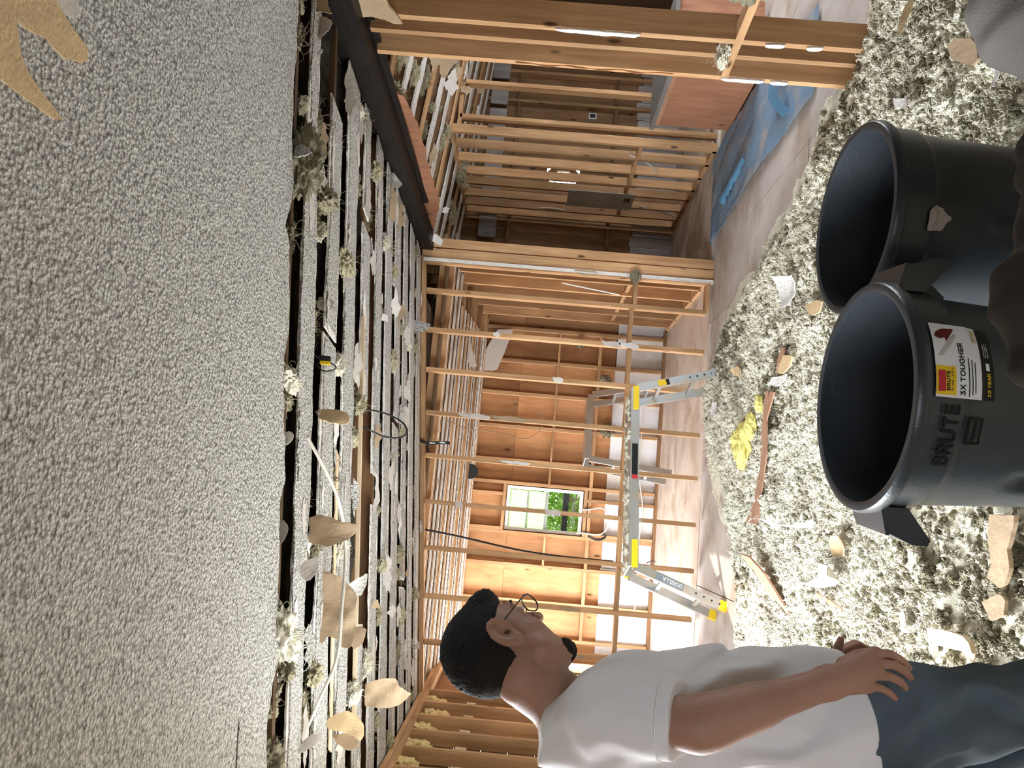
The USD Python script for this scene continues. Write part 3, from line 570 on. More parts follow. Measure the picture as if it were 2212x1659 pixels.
cable('far_cable', 'grey cable sagging along the white boards behind the ladder platform', [at(1388, 850, 1, 9.262), at(1385, 950, 1, 9.262), at(1381, 1030, 1, 9.262), at(1388, 1110, 1, 9.262), at(1381, 1160, 1, 9.262), at(1379, 1210, 1, 9.262), at(1377, 1260, 1, 9.262), at(1370, 1325, 1, 9.262)], .008, CWHT)
cable('short_cable', 'short white cable between two studs above the far window', [at(1028, 922, 1, 9.1), at(1030, 940, 1, 9.1), at(1022, 965, 1, 9.1), at(1014, 982, 1, 9.1)], .008, CWHT)
for i, (pts, lab) in enumerate(([[(1255, 462), (1210, 452), (1120, 450)], 'white cable running along the metal plate to the left'], [[(1382, 445), (1410, 452), (1450, 465), (1490, 480)], 'white cable drooping from the metal plate to the floor'], [[(1360, 335), (1395, 350), (1420, 375)], 'white cable looped between right-hand studs above the cabinet'])):
    cable('wall_cable', lab, [at(*p, 0, 3.62) for p in pts], .009, CWHT)
t = thing('strap', 'black printed plastic strap hanging from the partition top plate', 'strap')
sp = [at(907, 951, 1, YP-.03), at(925, 957, 1, YP-.05), at(950, 956, 1, YP-.05), at(972, 957, 1, YP-.04)]
cl = smoothpath(sp, 20); wv = np.array([.028, .0, .004]); 
stv = np.concatenate([cl+wv*.5, cl-wv*.5]); stf = [[i, i+1, 20+i] for i in range(19)]+[[i+1, 21+i, 20+i] for i in range(19)]
obj('band', cat_(TM(stv, stf), TM(stv+[0, .003, 0], np.array(stf)[:, ::-1])), CBLK, t)
for i in (8, 14): obj('print_mark', box(cl[i][0]-.006, cl[i][0]+.006, cl[i][1]-.006, cl[i][1]-.003, cl[i][2]-.03, cl[i][2]+.02, .001), WHP, t)
t = thing('wire_connector', 'black wire connector with yellow band dangling under the second ceiling strip', 'wire connector')
P = at(704, 778, 1, 3.42)
obj('body', box(P[0]-.018, P[0]+.018, P[1]-.012, P[1]+.012, P[2]-.02, P[2]+.03), CBLK, t); obj('band', box(P[0]-.020, P[0]-.006, P[1]-.014, P[1]+.014, P[2]-.021, P[2]+.022), YELP, t)
obj('wire', tube([P+[0, 0, .02], P+[.03, 0, .06], P+[.07, 0, .05], P+[.09, .02, .12]], .003, 20, 6), CBLK, t); obj('wire', tube([P+[-.01, 0, -.02], P+[-.03, 0, -.05], P+[-.05, 0, .0], P+[-.02, 0, .04]], .003, 20, 6), CBLK, t)
for i, (px, py, yy, lab) in enumerate(((1431, 1220, 9.2, 'white outlet dangling on wires behind the ladder leg'), (1488, 1216, 9.0, 'dusty white receptacle lying by the ladder leg'), (1453, 1349, 9.2, 'metal outlet box low on the back wall right of the man'))):
    P = at(px, py, 1, yy); t = thing('outlet', lab, 'outlet'); w = .055
    obj('plate', box(P[0]-w*.75, P[0]+w*.75, P[1]-.02, P[1]+.02, P[2]-w, P[2]+w), VINYL if i < 2 else ZINC, t); obj('socket', box(P[0]-.02, P[0]+.02, P[1]-.024, P[1]-.018, P[2]-.025, P[2]+.025), GREYP if i < 2 else BLACKT, t)
    obj('wire', tube([P+[0, .0, .05], P+[.03, .02, .10], P+[.0, .03, .18]], .006, 16, 6), CBLK, t)
for px, py, lab in ((1280, 253, 'grey switch box on a stud behind the cabinet'), (1295, 335, 'small metal switch box on the right-hand wall')):
    P = at(px, py, 1, 9.2); t = thing('switch_box', lab, 'electrical box'); obj('case', box(P[0]-.04, P[0]+.04, P[1]-.03, P[1]+.03, P[2]-.05, P[2]+.05), ZINC, t); obj('opening', box(P[0]-.025, P[0]+.025, P[1]-.034, P[1]-.028, P[2]-.035, P[2]+.035), BLACKT, t)
P = at(1017, 1018, 1, 8.9); t = thing('pipe_boot', 'black round vent pipe boot near the far ceiling', 'vent pipe'); bt = lathe([(.0, 0), (.085, 0), (.085, .015), (.06, .02), (.055, .09), (.04, .09), (.035, .03), (0, .03)], 28); bt = TM(bt.vertices@np.array([[1, 0, 0], [0, 0, 1], [0, -1, 0]]).T+P, bt.faces); obj('collar', bt, CBLK, t, smooth=35)
for z, lab in ((1269, 'upper'), (1300, 'lower')):
    pass
t = thing('conduit', 'white bent conduit loop below the far window sill', 'conduit')
for i, pts in enumerate(([(1250, 1101), (1276, 1100), (1305, 1100), (1311, 1107), (1311, 1140), (1303, 1151), (1262, 1152), (1245, 1152)], [(1303, 1151), (1308, 1158), (1298, 1166), (1270, 1158)])): obj('pipe', tube([at(*p, 1, 9.262) for p in pts], .010, 60, 8), CWHT if i == 0 else CBLK, t)
t = thing('gap_pipe', 'pair of grey pipes between the tall right-hand studs', 'pipe')
obj('pipe', tube([(2.50, 3.80, 2.62), (2.50, 3.80, 2.42)], .012, 6, 8), ZINC, t); obj('pipe', tube([(2.50, 3.85, 2.62), (2.50, 3.85, 2.35)], .010, 6, 8), ZINC, t)
obj('lath_stick', board(at(1213, 611, 1, 7.105), at(1338, 637, 1, 7.105), .018, .006, (0, 1, 0)), VINYL, None, 'thin white stick slanting between studs of the partition', 'stick')

# ---- torn drywall paper hanging off the ceiling: one thing each
def flap(name, label, cat, px, y, m, bend=.05, seed=0, th=.002, rag=.008, lean=0.):
    A = np.array([at(px_, py_, 1, y)[[0, 2]] for px_, py_ in px]); zt = A[:, 1].max(); xm = A[:, 0].mean()
    fn = lambda a: np.c_[a[:, 0], y+lean*(zt-a[:, 1])+bend*np.sin((a[:, 0]-xm)*14+(zt-a[:, 1])*11)*.5+.012*(noise(np.c_[a*16, a[:, 0]*0], seed)-.5)*2, a[:, 1]]
    return obj(name, sheet(A, fn, th, .014, rag, seed), m, None, label, cat)
flap('paper_flap', 'brown torn paper flap hanging below the first strips, left of the cable', 'torn paper', [(668, 1118), (690, 1112), (712, 1118), (735, 1128), (776, 1132), (768, 1150), (752, 1165), (735, 1172), (712, 1182), (690, 1176), (668, 1172)], 3.28, TANP, .05, 1)
t = flap('paper_flap', 'largest brown torn paper sheet hanging under the ceiling behind the cable', 'torn paper', [(684, 1238), (706, 1234), (735, 1245), (752, 1262), (772, 1290), (765, 1330), (762, 1385), (755, 1402), (736, 1398), (728, 1380), (708, 1372), (700, 1388), (684, 1382), (682, 1320)], 3.55, TANP, .05, 2)
flap('paper_flap', 'pale torn scrap dangling right below the largest brown sheet', 'torn paper', [(752, 1262), (772, 1250), (792, 1238), (790, 1262), (778, 1290), (765, 1285)], 3.55, GYP, .03, 3)
flap('paper_flap', 'brown oval scrap hanging on the lower edge of the largest sheet', 'torn paper', [(760, 1362), (775, 1352), (790, 1362), (785, 1388), (765, 1402), (757, 1390)], 3.6, TANP, .05, 4)
flap('paper_flap', 'tan square flap hanging near the left wall corner', 'torn paper', [(788, 1478), (820, 1468), (853, 1464), (860, 1482), (880, 1495), (890, 1500), (862, 1525), (842, 1530), (812, 1528), (788, 1524)], 4.4, TANP, .04, 5)
flap('paper_flap', 'tan crumbly flap over the man hanging from the second strip', 'torn paper', [(700, 1562), (722, 1545), (748, 1540), (765, 1546), (780, 1565), (784, 1590), (776, 1606), (758, 1592), (735, 1582), (712, 1576)], 3.7, ORNP, .07, 6)
flap('paper_flap', 'brown flap curling under the crumbly one above the man', 'torn paper', [(715, 1590), (745, 1588), (768, 1600), (775, 1618), (755, 1624), (730, 1610)], 3.8, TANP, .06, 7)
flap('paper_flap', 'grey torn flap at the end of the white cable', 'torn paper', [(645, 1622), (655, 1598), (670, 1588), (698, 1584), (690, 1600), (672, 1615), (652, 1628)], 3.25, GREYP, .04, 8)
flap('paper_flap', 'tan rough slab of torn board bridging two strips near the loose cable end', 'torn board', [(680, 888), (700, 884), (728, 885), (748, 892), (756, 902), (752, 914), (735, 916), (712, 912), (690, 905)], 3.45, ORNP, .03, 9, .012)
flap('paper_flap', 'grey rounded flap hanging in the middle strips', 'torn paper', [(688, 642), (705, 640), (720, 650), (716, 668), (700, 672), (684, 664)], 3.5, GREYP, .04, 10)
flap('paper_flap', 'tan pointed flap hanging before the partition top plate', 'torn paper', [(838, 662), (858, 656), (872, 658), (876, 672), (866, 690), (858, 700), (845, 686)], 5.6, TANP, .05, 11)
flap('paper_flap', 'grey flap with popcorn patch at the partition top plate', 'torn paper', [(880, 702), (895, 690), (915, 694), (930, 700), (922, 712), (900, 720), (884, 716)], 6.7, POP, .04, 12)
flap('paper_flap', 'white kite-shaped flap at the end of the dark beam', 'torn paper', [(928, 508), (940, 503), (952, 512), (957, 518), (952, 530), (942, 526), (934, 520)], 6.9, GYP, .03, 13)
flap('paper_flap', 'white loop of torn paper against the dark beam', 'torn paper', [(835, 370), (848, 366), (858, 382), (868, 392), (862, 404), (848, 404), (842, 392)], 5.3, GYP, .06, 14)
flap('paper_flap', 'popcorn chip hanging off the whole ceiling panel', 'torn paper', [(640, 318), (650, 310), (662, 318), (674, 328), (666, 338), (648, 342), (638, 338)], 2.9, POP, .02, 15, .008)
flap('paper_flap', 'tan torn flap at the top right beside the dark beam', 'torn paper', [(670, -12), (705, -10), (708, 8), (716, 28), (705, 24), (690, 24), (672, 26)], 3.15, ORNP, .03, 16)
flap('paper_flap', 'grey triangular flap below the tan one beside the dark beam', 'torn paper', [(674, 28), (700, 30), (718, 44), (712, 60), (698, 78), (690, 92), (682, 70), (674, 48)], 3.2, GREYP, .04, 17)
flap('paper_flap', 'white splinter of paper sticking out at the first strip', 'torn paper', [(680, 126), (692, 108), (698, 106), (697, 114), (686, 130)], 3.2, GYP, .01, 18)
flap('paper_flap', 'grey oblong scrap under the first strip', 'torn paper', [(648, 1222), (668, 1210), (688, 1200), (682, 1240), (664, 1256), (650, 1246)], 3.15, GREYP, .03, 19)
flap('paper_flap', 'grey scrap hanging where the whole ceiling panel ends, left part', 'torn paper', [(596, 1130), (612, 1122), (622, 1140), (618, 1160), (604, 1178), (594, 1160)], 2.95, GREYP, .03, 20)
flap('paper_flap', 'white scrap dangling from the broken panel edge', 'torn paper', [(614, 935), (628, 930), (634, 940), (624, 958), (612, 962)], 2.92, GYP, .02, 21)
for i, (x, y, yy, s, lab, m) in enumerate(((655, 355, 2.98, .085, 'big dark tuft of insulation bulging at the broken panel edge, right part', INSD), (695, 430, 3.4, .075, 'brown-grey tuft of insulation hanging between the first strips', INSD), (600, 1385, 3.0, .10, 'big pale tuft of insulation hanging at the broken panel edge, left part', INSUL), (690, 500, 3.42, .04, 'small yellowish tuft below the second strip', INSUL), (626, 822, 2.95, .045, 'yellowish plug of insulation in the broken panel edge', INSUL))):
    P = at(x, y, 1, yy); obj('hanging_tuft', put(TUFTS[(i*3) % 7], P, s, i*1.3, (1.2, .8, 1.)), m, None, lab, 'insulation tuft', smooth=True)

def panel(name, label, px, y, m, th=.012): 
    A = [tuple(at(a_, b_, 1, y)[[0, 2]]) for a_, b_ in px]; return obj(name, sheet(A, lambda q: np.c_[q[:, 0], np.full(len(q), y), q[:, 1]], th, .05, .01, 3), m, None, label, 'drywall')
panel('drywall_piece', 'grey-tan drywall piece left high on the back wall near the jamb post', [(1075, 712), (1108, 712), (1090, 762), (1072, 800), (1030, 800), (1048, 757)], 9.255, DRY)
panel('drywall_piece', 'white slanting strip of drywall under the far ceiling', [(972, 690), (984, 684), (1010, 716), (1030, 792), (1016, 794), (1000, 735)], 8.2, GYP)
obj('dark_strip', board(at(938, 645, 1, 7.6), at(958, 832, 1, 7.6), .045, .02, (0, 0, 1)), DARKW, None, 'black slanting strip behind the top of the partition studs', 'strip')

# ================================================================== LOOSE INSULATION ON THE FLOOR
t = thing('loose_insulation', 'deep pale fluffy insulation clumps covering the floor', 'insulation', None, 'stuff')
gx, gy = np.meshgrid(np.arange(-1.62, 4.2, .016), np.arange(.35, 7.0, .016), indexing='ij')
H = deb_h(gx.ravel(), gy.ravel()).reshape(gx.shape); H += np.where(H > .01, .022*(fbm(np.stack([gx*30, gy*30, gx*0], -1), 3, 17)-.5), 0)
nx, ny = gx.shape; ii = np.arange(nx*ny).reshape(nx, ny); keep = (H[:-1, :-1] > -.02) | (H[1:, 1:] > -.02)
q = np.stack([ii[:-1, :-1], ii[1:, :-1], ii[1:, 1:], ii[:-1, 1:]], -1)[keep]
bed = TM(np.c_[gx.ravel(), gy.ravel(), H.ravel()], np.vstack([q[:, [0, 1, 2]], q[:, [0, 2, 3]]])); bed.remove_unreferenced_vertices()
obj('bed', bed, INSUL, t, smooth=True, kind='stuff')
pi = UsdGeom.PointInstancer.Define(stage, _path(t, 'clumps')); tag(pi, kind='stuff')
protos = []
for k in range(6):
    b_ = blobby(3, .55, 1.9+.2*k, 60+k, (1, 1, 1)); v = b_.vertices; v = v*(1+.55*(fbm(v*4.5+k, 3, 70+k)-.5)*2)[:, None]*np.array([1.2, .85, .75]); rr = random.Random(k)
    parts = [TM(v, b_.faces)]
    for _ in range(11):
        d = np.array([rr.gauss(0, 1), rr.gauss(0, 1), rr.gauss(0, .6)+.5]); d /= np.linalg.norm(d); e = np.array([rr.gauss(0, .6) for _ in range(3)]); g = np.array([rr.gauss(0, .6) for _ in range(3)])
        parts.append(tube([d*.5, d*.95+e*.2, d*1.15+e*.6, d*1.05+e*.8+g*.5], [.26, .22, .17, .08], 7, 5))
    pm = cat_(*parts); mm = usdkit.mesh(stage, str(pi.GetPath())+f'/clump_{k:03d}', pm, INSUL if k < 5 else INSD, smooth=True); protos.append(mm.GetPath())
pi.CreatePrototypesRel().SetTargets(protos)
pts, sc, idx, ors = [], [], [], []
N = 72000; cx = nrg.uniform(-1.6, 4.1, N*2); cy = nrg.uniform(.5, 6.95, N*2)
hz = deb_h(cx, cy); ok = (hz > .018); ok &= nrg.random(N*2) < np.clip(hz/.05, .15, 1)
hole = fbm(np.stack([cx*2.1, cy*2.1, cx*0], -1), 3, 91); ok &= ~((hole > .60) & (nrg.random(N*2) < .6))
cx, cy, hz, hole = cx[ok][:N], cy[ok][:N], hz[ok][:N], hole[ok][:N]; n = len(cx)
s = nrg.uniform(.0065, .0165, n)*np.where(cy < 3, 1.0, 1.1)
pi.CreatePositionsAttr(Vt.Vec3fArray.FromNumpy(np.c_[cx, cy, hz+s*nrg.uniform(-.2, 1.1, n)].astype(np.float32)))
pi.CreateScalesAttr(Vt.Vec3fArray.FromNumpy(np.repeat(s[:, None], 3, 1).astype(np.float32)))
qq = nrg.normal(size=(n, 4)); qq /= np.linalg.norm(qq, axis=1)[:, None]
pi.CreateOrientationsAttr(Vt.QuathArray([Gf.Quath(float(a), float(b), float(c), float(d)) for a, b, c, d in qq]))
pi.CreateProtoIndicesAttr(Vt.IntArray.FromNumpy(np.where(hole > .6, nrg.choice(6, n, p=[.1, .1, .1, .1, .1, .5]), nrg.choice(6, n, p=[.195]*5+[.025])).astype(np.int32)))

# ---- things lying on it
def lie(name, label, cat, px, m, lift=.03, th=.003, curl=0., tilt=(0, 0), seed=0, rag=.006, step=.015):
    A = np.array([on_deb(*p, lift) for p in px]); c = A.mean(0)
    fn = lambda a: np.c_[a, c[2]+(a[:, 0]-c[0])*tilt[0]+(a[:, 1]-c[1])*tilt[1]+curl*((a-c[:2])**2).sum(1)*1.1+(.003 if th > .007 else .010)*(noise(np.c_[a*22, a[:, 0]*0], seed)-.5)]
    return obj(name, sheet(A[:, :2], fn, th, step, rag, seed), m, None, label, cat)
lie('wood_lath', 'long reddish wooden lath lying across the insulation', 'wood lath', [(1612, 1128), (1622, 1090), (1640, 1005), (1650, 925), (1660, 845), (1674, 847), (1668, 905), (1658, 985), (1644, 1062), (1634, 1120), (1628, 1132)], RED, .05, .008, 0, (0, 0), 1, .004, .03)
lie('wood_lath', 'short broken reddish lath beyond the long one', 'wood lath', [(1674, 800), (1680, 770), (1694, 748), (1700, 758), (1690, 780), (1684, 800)], RED, .05, .008, 0, (0, 0), 2, .004)
lie('torn_board', 'tan torn board scrap beside the broken lath', 'torn board', [(1682, 790), (1700, 768), (1717, 769), (1712, 790), (1690, 808), (1676, 806)], ORNP, .07, .01, .3, (.1, 0), 3)
lie('torn_board', 'pale scrap overlapping the lath end', 'torn board', [(1668, 815), (1690, 812), (1705, 806), (1692, 824), (1676, 835), (1666, 832)], GYP, .06, .008, .2, (0, .1), 4)
lie('paper_scrap', 'small yellow-tan square of paper near the ladder leg', 'paper scrap', [(1583, 800), (1596, 791), (1605, 800), (1600, 818), (1586, 810)], ORNP, .05, .004, 1., (.2, 0), 5)
lie('paper_scrap', 'curled pale scrap lying below the long lath', 'paper scrap', [(1700, 1124), (1718, 1136), (1738, 1132), (1762, 1118), (1770, 1098), (1764, 1125), (1750, 1140), (1728, 1142), (1708, 1136)], GREYP, .06, .004, 2., (.1, .3), 6)
lie('wood_splinter', 'pointed orange splinter of wood, folded along its length', 'wood splinter', [(1623, 1198), (1640, 1205), (1662, 1240), (1682, 1288), (1684, 1312), (1690, 1345), (1676, 1315), (1660, 1280), (1640, 1235)], RED, .07, .012, 0, (.5, 0), 7, .003)
lie('paper_scrap', 'grey-brown folded paper tent standing on the insulation', 'paper scrap', [(1768, 1265), (1786, 1246), (1800, 1218), (1820, 1228), (1825, 1248), (1800, 1262), (1775, 1272)], GREYP, .07, .004, 3., (.6, .2), 8)
lie('wood_splinter', 'thin reddish sliver under the grey paper tent', 'wood splinter', [(1768, 1280), (1790, 1295), (1812, 1310), (1820, 1320), (1808, 1312), (1786, 1302), (1770, 1290)], RED, .05, .006, 0, (0, 0), 9, .002)
lie('paper_scrap', 'yellow crumpled paper lump near the trash can handle', 'paper scrap', [(1802, 1175), (1806, 1158), (1822, 1156), (1826, 1180), (1822, 1200), (1806, 1202)], ORNP, .06, .006, 3., (.3, 0), 10)
t_ = lie('plank_offcut', 'pale sawn plank offcut lying beside the man', 'plank', [(2002, 1356), (2050, 1362), (2098, 1378), (2108, 1412), (2060, 1402), (2008, 1388)], PALE, .06, .018, 0, (.05, .05), 11, .001, .04)
lie('torn_board', 'long tan torn board half buried left of the trash cans', 'torn board', [(2147, 1112), (2200, 1114), (2190, 1190), (2186, 1225), (2172, 1262), (2152, 1270), (2128, 1246), (2146, 1222), (2142, 1160)], TANP, .06, .014, 0, (.1, 0), 12, .006, .03)
lie('torn_board', 'tan board scrap with a popcorn edge beyond the long one', 'torn board', [(2136, 1300), (2166, 1282), (2172, 1298), (2160, 1330), (2142, 1342)], TANP, .05, .012, 0, (.1, .2), 13)
lie('torn_board', 'brown shredded board lump right of the trash cans by the grey cloth', 'torn board', [(2064, 98), (2082, 82), (2100, 82), (2112, 100), (2112, 130), (2094, 142), (2072, 130)], TANP, .06, .014, 1., (.2, 0), 14)
lie('plastic_bag', 'small white plastic bag scrap behind the right trash can', 'plastic scrap', [(1940, 212), (1962, 214), (1964, 236), (1944, 232)], GYP, .05, .004, 2., (0, 0), 15)
lie('plastic_bag', 'crumpled white plastic strip at the right edge of the pile', 'plastic scrap', [(2160, 108), (2172, 110), (2164, 150), (2152, 192), (2150, 150)], GYP, .05, .004, 2., (0, 0), 16)
lie('paper_scrap', 'white torn paper by the far end of the partition', 'paper scrap', [(1542, 870), (1554, 868), (1556, 895), (1546, 902), (1540, 888)], GYP, .05, .004, 2., (0, 0), 17)
lie('paper_scrap', 'long white paper strip behind the right trash can rim', 'paper scrap', [(1700, 600), (1726, 590), (1736, 596), (1722, 640), (1705, 668), (1698, 640)], GYP, .05, .005, 2., (0, 0), 18)
lie('torn_board', 'tan flat scrap by the left rim of the right trash can', 'torn board', [(1744, 662), (1762, 648), (1778, 652), (1770, 674), (1752, 682)], ORNP, .06, .008, 0, (0, 0), 19)
lie('paper_scrap', 'thin tan paper strip standing at the top right corner', 'paper scrap', [(1950, 78), (1958, 55), (1962, 20), (1960, -20), (1954, 20), (1948, 60)], ORNP, .09, .004, 0, (0, .8), 20)
lie('plastic_bag', 'narrow white plastic shred by the plank offcut', 'plastic scrap', [(1946, 1330), (1953, 1318), (1956, 1350), (1950, 1370)], GYP, .05, .004, 2., (0, 0), 21)
lie('plastic_bag', 'narrow white plastic shred below the trash can handle', 'plastic scrap', [(2122, 1148), (2130, 1150), (2132, 1166), (2124, 1166)], GYP, .05, .004, 2., (0, 0), 22)
for i, (px, py, s, lab) in enumerate(((1603, 965, .13, 'biggest lump of yellow fiberglass beside the long lath'), (1622, 920, .085, 'second lump of yellow fiberglass beside the long lath'), (1640, 872, .05, 'smallest yellow fiberglass tuft by the long lath'))):
    P = on_deb(px, py, .04); m = blobby(4, .5, 2.2, 130+i, (1.15, .85, .5)); v = m.vertices; m = TM(v*(1+.10*(fbm(v*9, 3, 3)-.5))[:, None], m.faces)
    obj('fiberglass_lump', put(m, P, s, .4), YELI, None, lab, 'fiberglass', smooth=True)
obj('insulation_chunk', put(blobby(3, .9, 2.2, 151, (1.2, .9, .8)), (2.44, 3.15, .84), .10, .3), INSD, None, 'grey-brown insulation chunk resting on the blocking at the right edge', 'insulation chunk', smooth=True)
P = at(1595, 110, 0, 2.44); obj('insulation_chunk', put(TUFTS[2], (2.43, 3.72, .78), .055, .3, (1, 1.3, .8)), INSUL, None, 'pale insulation tuft caught on the blocking between the tall studs', 'insulation chunk', smooth=True)
for i, (px, py, yy, s, lab) in enumerate(((1315, 716, 0, .10, 'dark insulation clump on the far blocking, right of the second platform'), (1312, 930, 9.16, .09, 'dark insulation clump on the far blocking behind the second platform'), (1308, 822, 8.8, .07, 'small dark insulation clump on the far blocking'), (1372, 598, 6.98, .05, 'fuzzy grey tuft at the top of the first partition stud'), (1255, 745, 9.27, .05, 'little grey tuft on a far stud'))):
    obj('clinging_tuft', put(TUFTS[i], at(px, py, 1, yy) if yy else at(px, py, 0, 2.345), s, i, (.8, .8, 1.1)), INSD, None, lab, 'insulation clump', smooth=True)

# ================================================================== TRASH CANS
def bend(m, cx, cy, rf, off=0., th0=0., z0=0.):
    """flat lettering (x right, y up, z out) wrapped onto the can's side; th0 is the angle of x = 0"""
    v = m.vertices; z = z0+v[:, 1]; r = rf(z)+off+v[:, 2]; th = th0+v[:, 0]/.27
    return TM(np.c_[cx+r*np.cos(th), cy+r*np.sin(th), z], m.faces)
def gridpatch(w, h, n=24):
    X, Y = np.meshgrid(np.linspace(-w/2, w/2, n), np.linspace(-h/2, h/2, 6), indexing='ij'); v = np.c_[X.ravel(), Y.ravel(), 0*X.ravel()]; ii = np.arange(n*6).reshape(n, 6)
    q = np.stack([ii[:-1, :-1], ii[1:, :-1], ii[1:, 1:], ii[:-1, 1:]], -1).reshape(-1, 4); return TM(v, np.vstack([q[:, [0, 1, 2]], q[:, [0, 2, 3]]]))
def shift(m, x, y, z=0): return TM(m.vertices+np.array([x, y, z]), m.faces)
def text_at(s, h, x, y, bold=True, depth=.0006): return shift(meshkit.text_mesh(s, h, depth, bold), x, y)
CANH = .70
def can_r(z): return .222+(.262-.222)*np.clip(z/.60, 0, 1.2)
def trash_can(cx, cy, z0, label, hang, group=None):
    t = thing('trash_can', label, 'trash can')
    n = 144; an = np.arange(n)*2*np.pi/n
    prof = [(0, .012), (.19, .012), (.205, 0), (.222, .004)]+[(can_r(z), z) for z in np.linspace(.03, .57, 28)]+[(.264, .585), (.270, .592), (.272, .68), (.262, .69), (.262, .672), (.258, .60), (.25, .56)]+[(can_r(z)-.006, z) for z in np.linspace(.54, .04, 22)]+[(.20, .022), (0, .022)]
    m = lathe(prof, n); v = m.vertices.copy(); r = np.hypot(v[:, 0], v[:, 1]); th = np.arctan2(v[:, 1], v[:, 0])
    fl = np.zeros(len(v))
    for k in range(4):
        d = np.angle(np.exp(1j*(th-(hang+math.pi/4+k*math.pi/2)))); fl += np.clip(1-np.abs(d)/.13, 0, 1)**.6*np.clip((.44-v[:, 2])/.05, 0, 1)*np.clip((v[:, 2]-.02)/.02, 0, 1)
    s = np.where(r > .15, 1-.020*fl/np.maximum(r, .1), 1.); v[:, :2] *= s[:, None]; v += [cx, cy, z0]
    obj('body', TM(v, m.faces), BLACKP, t, smooth=40)
    rim = lathe([(.262, .672), (.286, .670), (.2895, .676), (.2895, .693), (.284, .701), (.272, .703), (.263, .699), (.262, .672)], n); obj('rim', TM(rim.vertices+[cx, cy, z0], rim.faces), BLACKP, t, smooth=40)
    for k in range(2):
        a = hang+k*math.pi; ca, sa = math.cos(a), math.sin(a); W = lambda u, w, z: (cx+u*ca-w*sa, cy+u*sa+w*ca, z0+z)
        from manifold3d import Manifold
        def hull(rows): return Manifold.hull_points(np.array([W(r_, w_, z_) for r_, w_, z_ in rows], np.float32))
        o = hull([(.262, s_*w_, z_) for s_ in (-1, 1) for w_, z_ in ((.092, .668), (.080, .60))]+[(.325, s_*.082, .645) for s_ in (-1, 1)]+[(.352, s_*.062, .575) for s_ in (-1, 1)]+[(.352, s_*.058, .535) for s_ in (-1, 1)]+[(.338, s_*.058, .530) for s_ in (-1, 1)])
        i_ = hull([(.285, s_*.058, .69) for s_ in (-1, 1)]+[(.285, s_*.058, .50) for s_ in (-1, 1)]+[(.328, s_*.052, .66) for s_ in (-1, 1)]+[(.336, s_*.046, .50) for s_ in (-1, 1)])
        top = hull([(.262, s_*.094, z_) for s_ in (-1, 1) for z_ in (.672, .662)]+[(.330, s_*.082, z_) for s_ in (-1, 1) for z_ in (.650, .640)])
        mm = ((o-i_)+top).to_mesh(); hd = TM(mm.vert_properties[:, :3], mm.tri_verts)
        obj('handle', hd, BLACKP, t, smooth=30)
    return t
tA = trash_can(.349, 1.932, .112, 'nearer black plastic trash can with a white product label on its side', math.radians(172))
tB = trash_can(.943, 2.236, .014, 'black plastic trash can on the right with a torn paper scrap stuck to it', math.radians(25))
rfA = lambda z: can_r(z-.112)+.0135*np.clip(((z-.112)-.50)/.08, 0, 1)
thL = math.atan2(-1.6, .13)                                     # side that faces the photographer
def onA(m, x, z, off): return bend(m, .349, 1.932, rfA, off, thL+x/.27, z)
zl = .112+.592
def onL(m, x, z, off): return onA(TM(m.vertices*np.array([.86, .68, 1.]), m.faces), x, z, off)
lab = obj('product_label', onL(gridpatch(.20, .20), .030, zl, .0012), WHP, tA, label='white product label with black footer')
obj('footer', onL(shift(gridpatch(.20, .045), 0, -.078), .030, zl, .0018), BLKL, lab)
obj('yellow_panel', onL(shift(gridpatch(.072, .066), -.058, .066), .030, zl, .0020), YPR, lab)
obj('red_box', onL(shift(gridpatch(.052, .024), -.060, .080), .030, zl, .0026), REDP, lab)
obj('brand_word', onL(text_at('BRUTE', .011, -.084, .054), .030, zl, .0026), BLKL, lab)
obj('small_print', onL(text_at('32 GAL | 121 L', .006, -.084, .043, False), .030, zl, .0026), BLKL, lab)
obj('headline', onL(text_at('3X TOUGHER', .0155, -.094, .004), .030, zl, .0022), BLKL, lab)
for i in range(3): obj('text_line', onL(shift(gridpatch(.10-.01*i, .003), -.045, -.010-.011*i), .030, zl, .0022), BLKL, lab)
obj('warranty', onL(text_at('10 YEAR', .011, -.092, -.086), .030, zl, .0026), YPR, lab)
obj('seal', onL(shift(gridpatch(.02, .013), -.012, -.078), .030, zl, .0026), WHP, lab)
for i in range(3): obj('text_line', onL(shift(gridpatch(.04, .002), .035, -.070-.007*i), .030, zl, .0026), WHP, lab)
glove = sheet([(0.0+.0, .055), (.035, .02), (.075, -.02), (.092, -.036), (.09, -.02), (.088, .02), (.075, .05), (.06, .062), (.05, .04), (.058, .015), (.045, .01), (.02, .05), (.01, .07)], lambda a: np.c_[a, a[:, 0]*0], .0004, .012, 0, 1)
glv = TM(glove.vertices*np.array([.85, .75, 1.])+np.array([.008, .046, 0]), glove.faces)
obj('picture', onL(glv, .030, zl, .0024), DRED, lab, label='printed picture of dark red gloves')
obj('picture', onL(sheet([(.004, .086), (.034, .058), (.070, .024), (.066, .016), (.026, .050), (-.002, .080)], lambda a: np.c_[a, a[:, 0]*0], .0004, .012, 0, 1), .030, zl, .003), GREYP, lab)
for i in range(2): obj('picture', onL(shift(gridpatch(.018, .015), .060+.02*i, -.042), .030, zl, .003), SKIP_, lab)
obj('embossed_name', onA(text_at('BRUTE', .032, -.212, .012, True, .003), .0, zl, .0003), BLACKT, tA, label='raised black lettering')
fr = Polygon([(-.03, -.018), (.03, -.018), (.03, .018), (-.03, .018)]); fr = fr.difference(fr.buffer(-.005))
obj('embossed_logo', onA(shift(cat_(trimesh.creation.extrude_polygon(fr, .003, engine='earcut'), trimesh.creation.box((.044, .005, .003)), ), -.125, -.030), .0, zl, .0), BLACKT, tA)
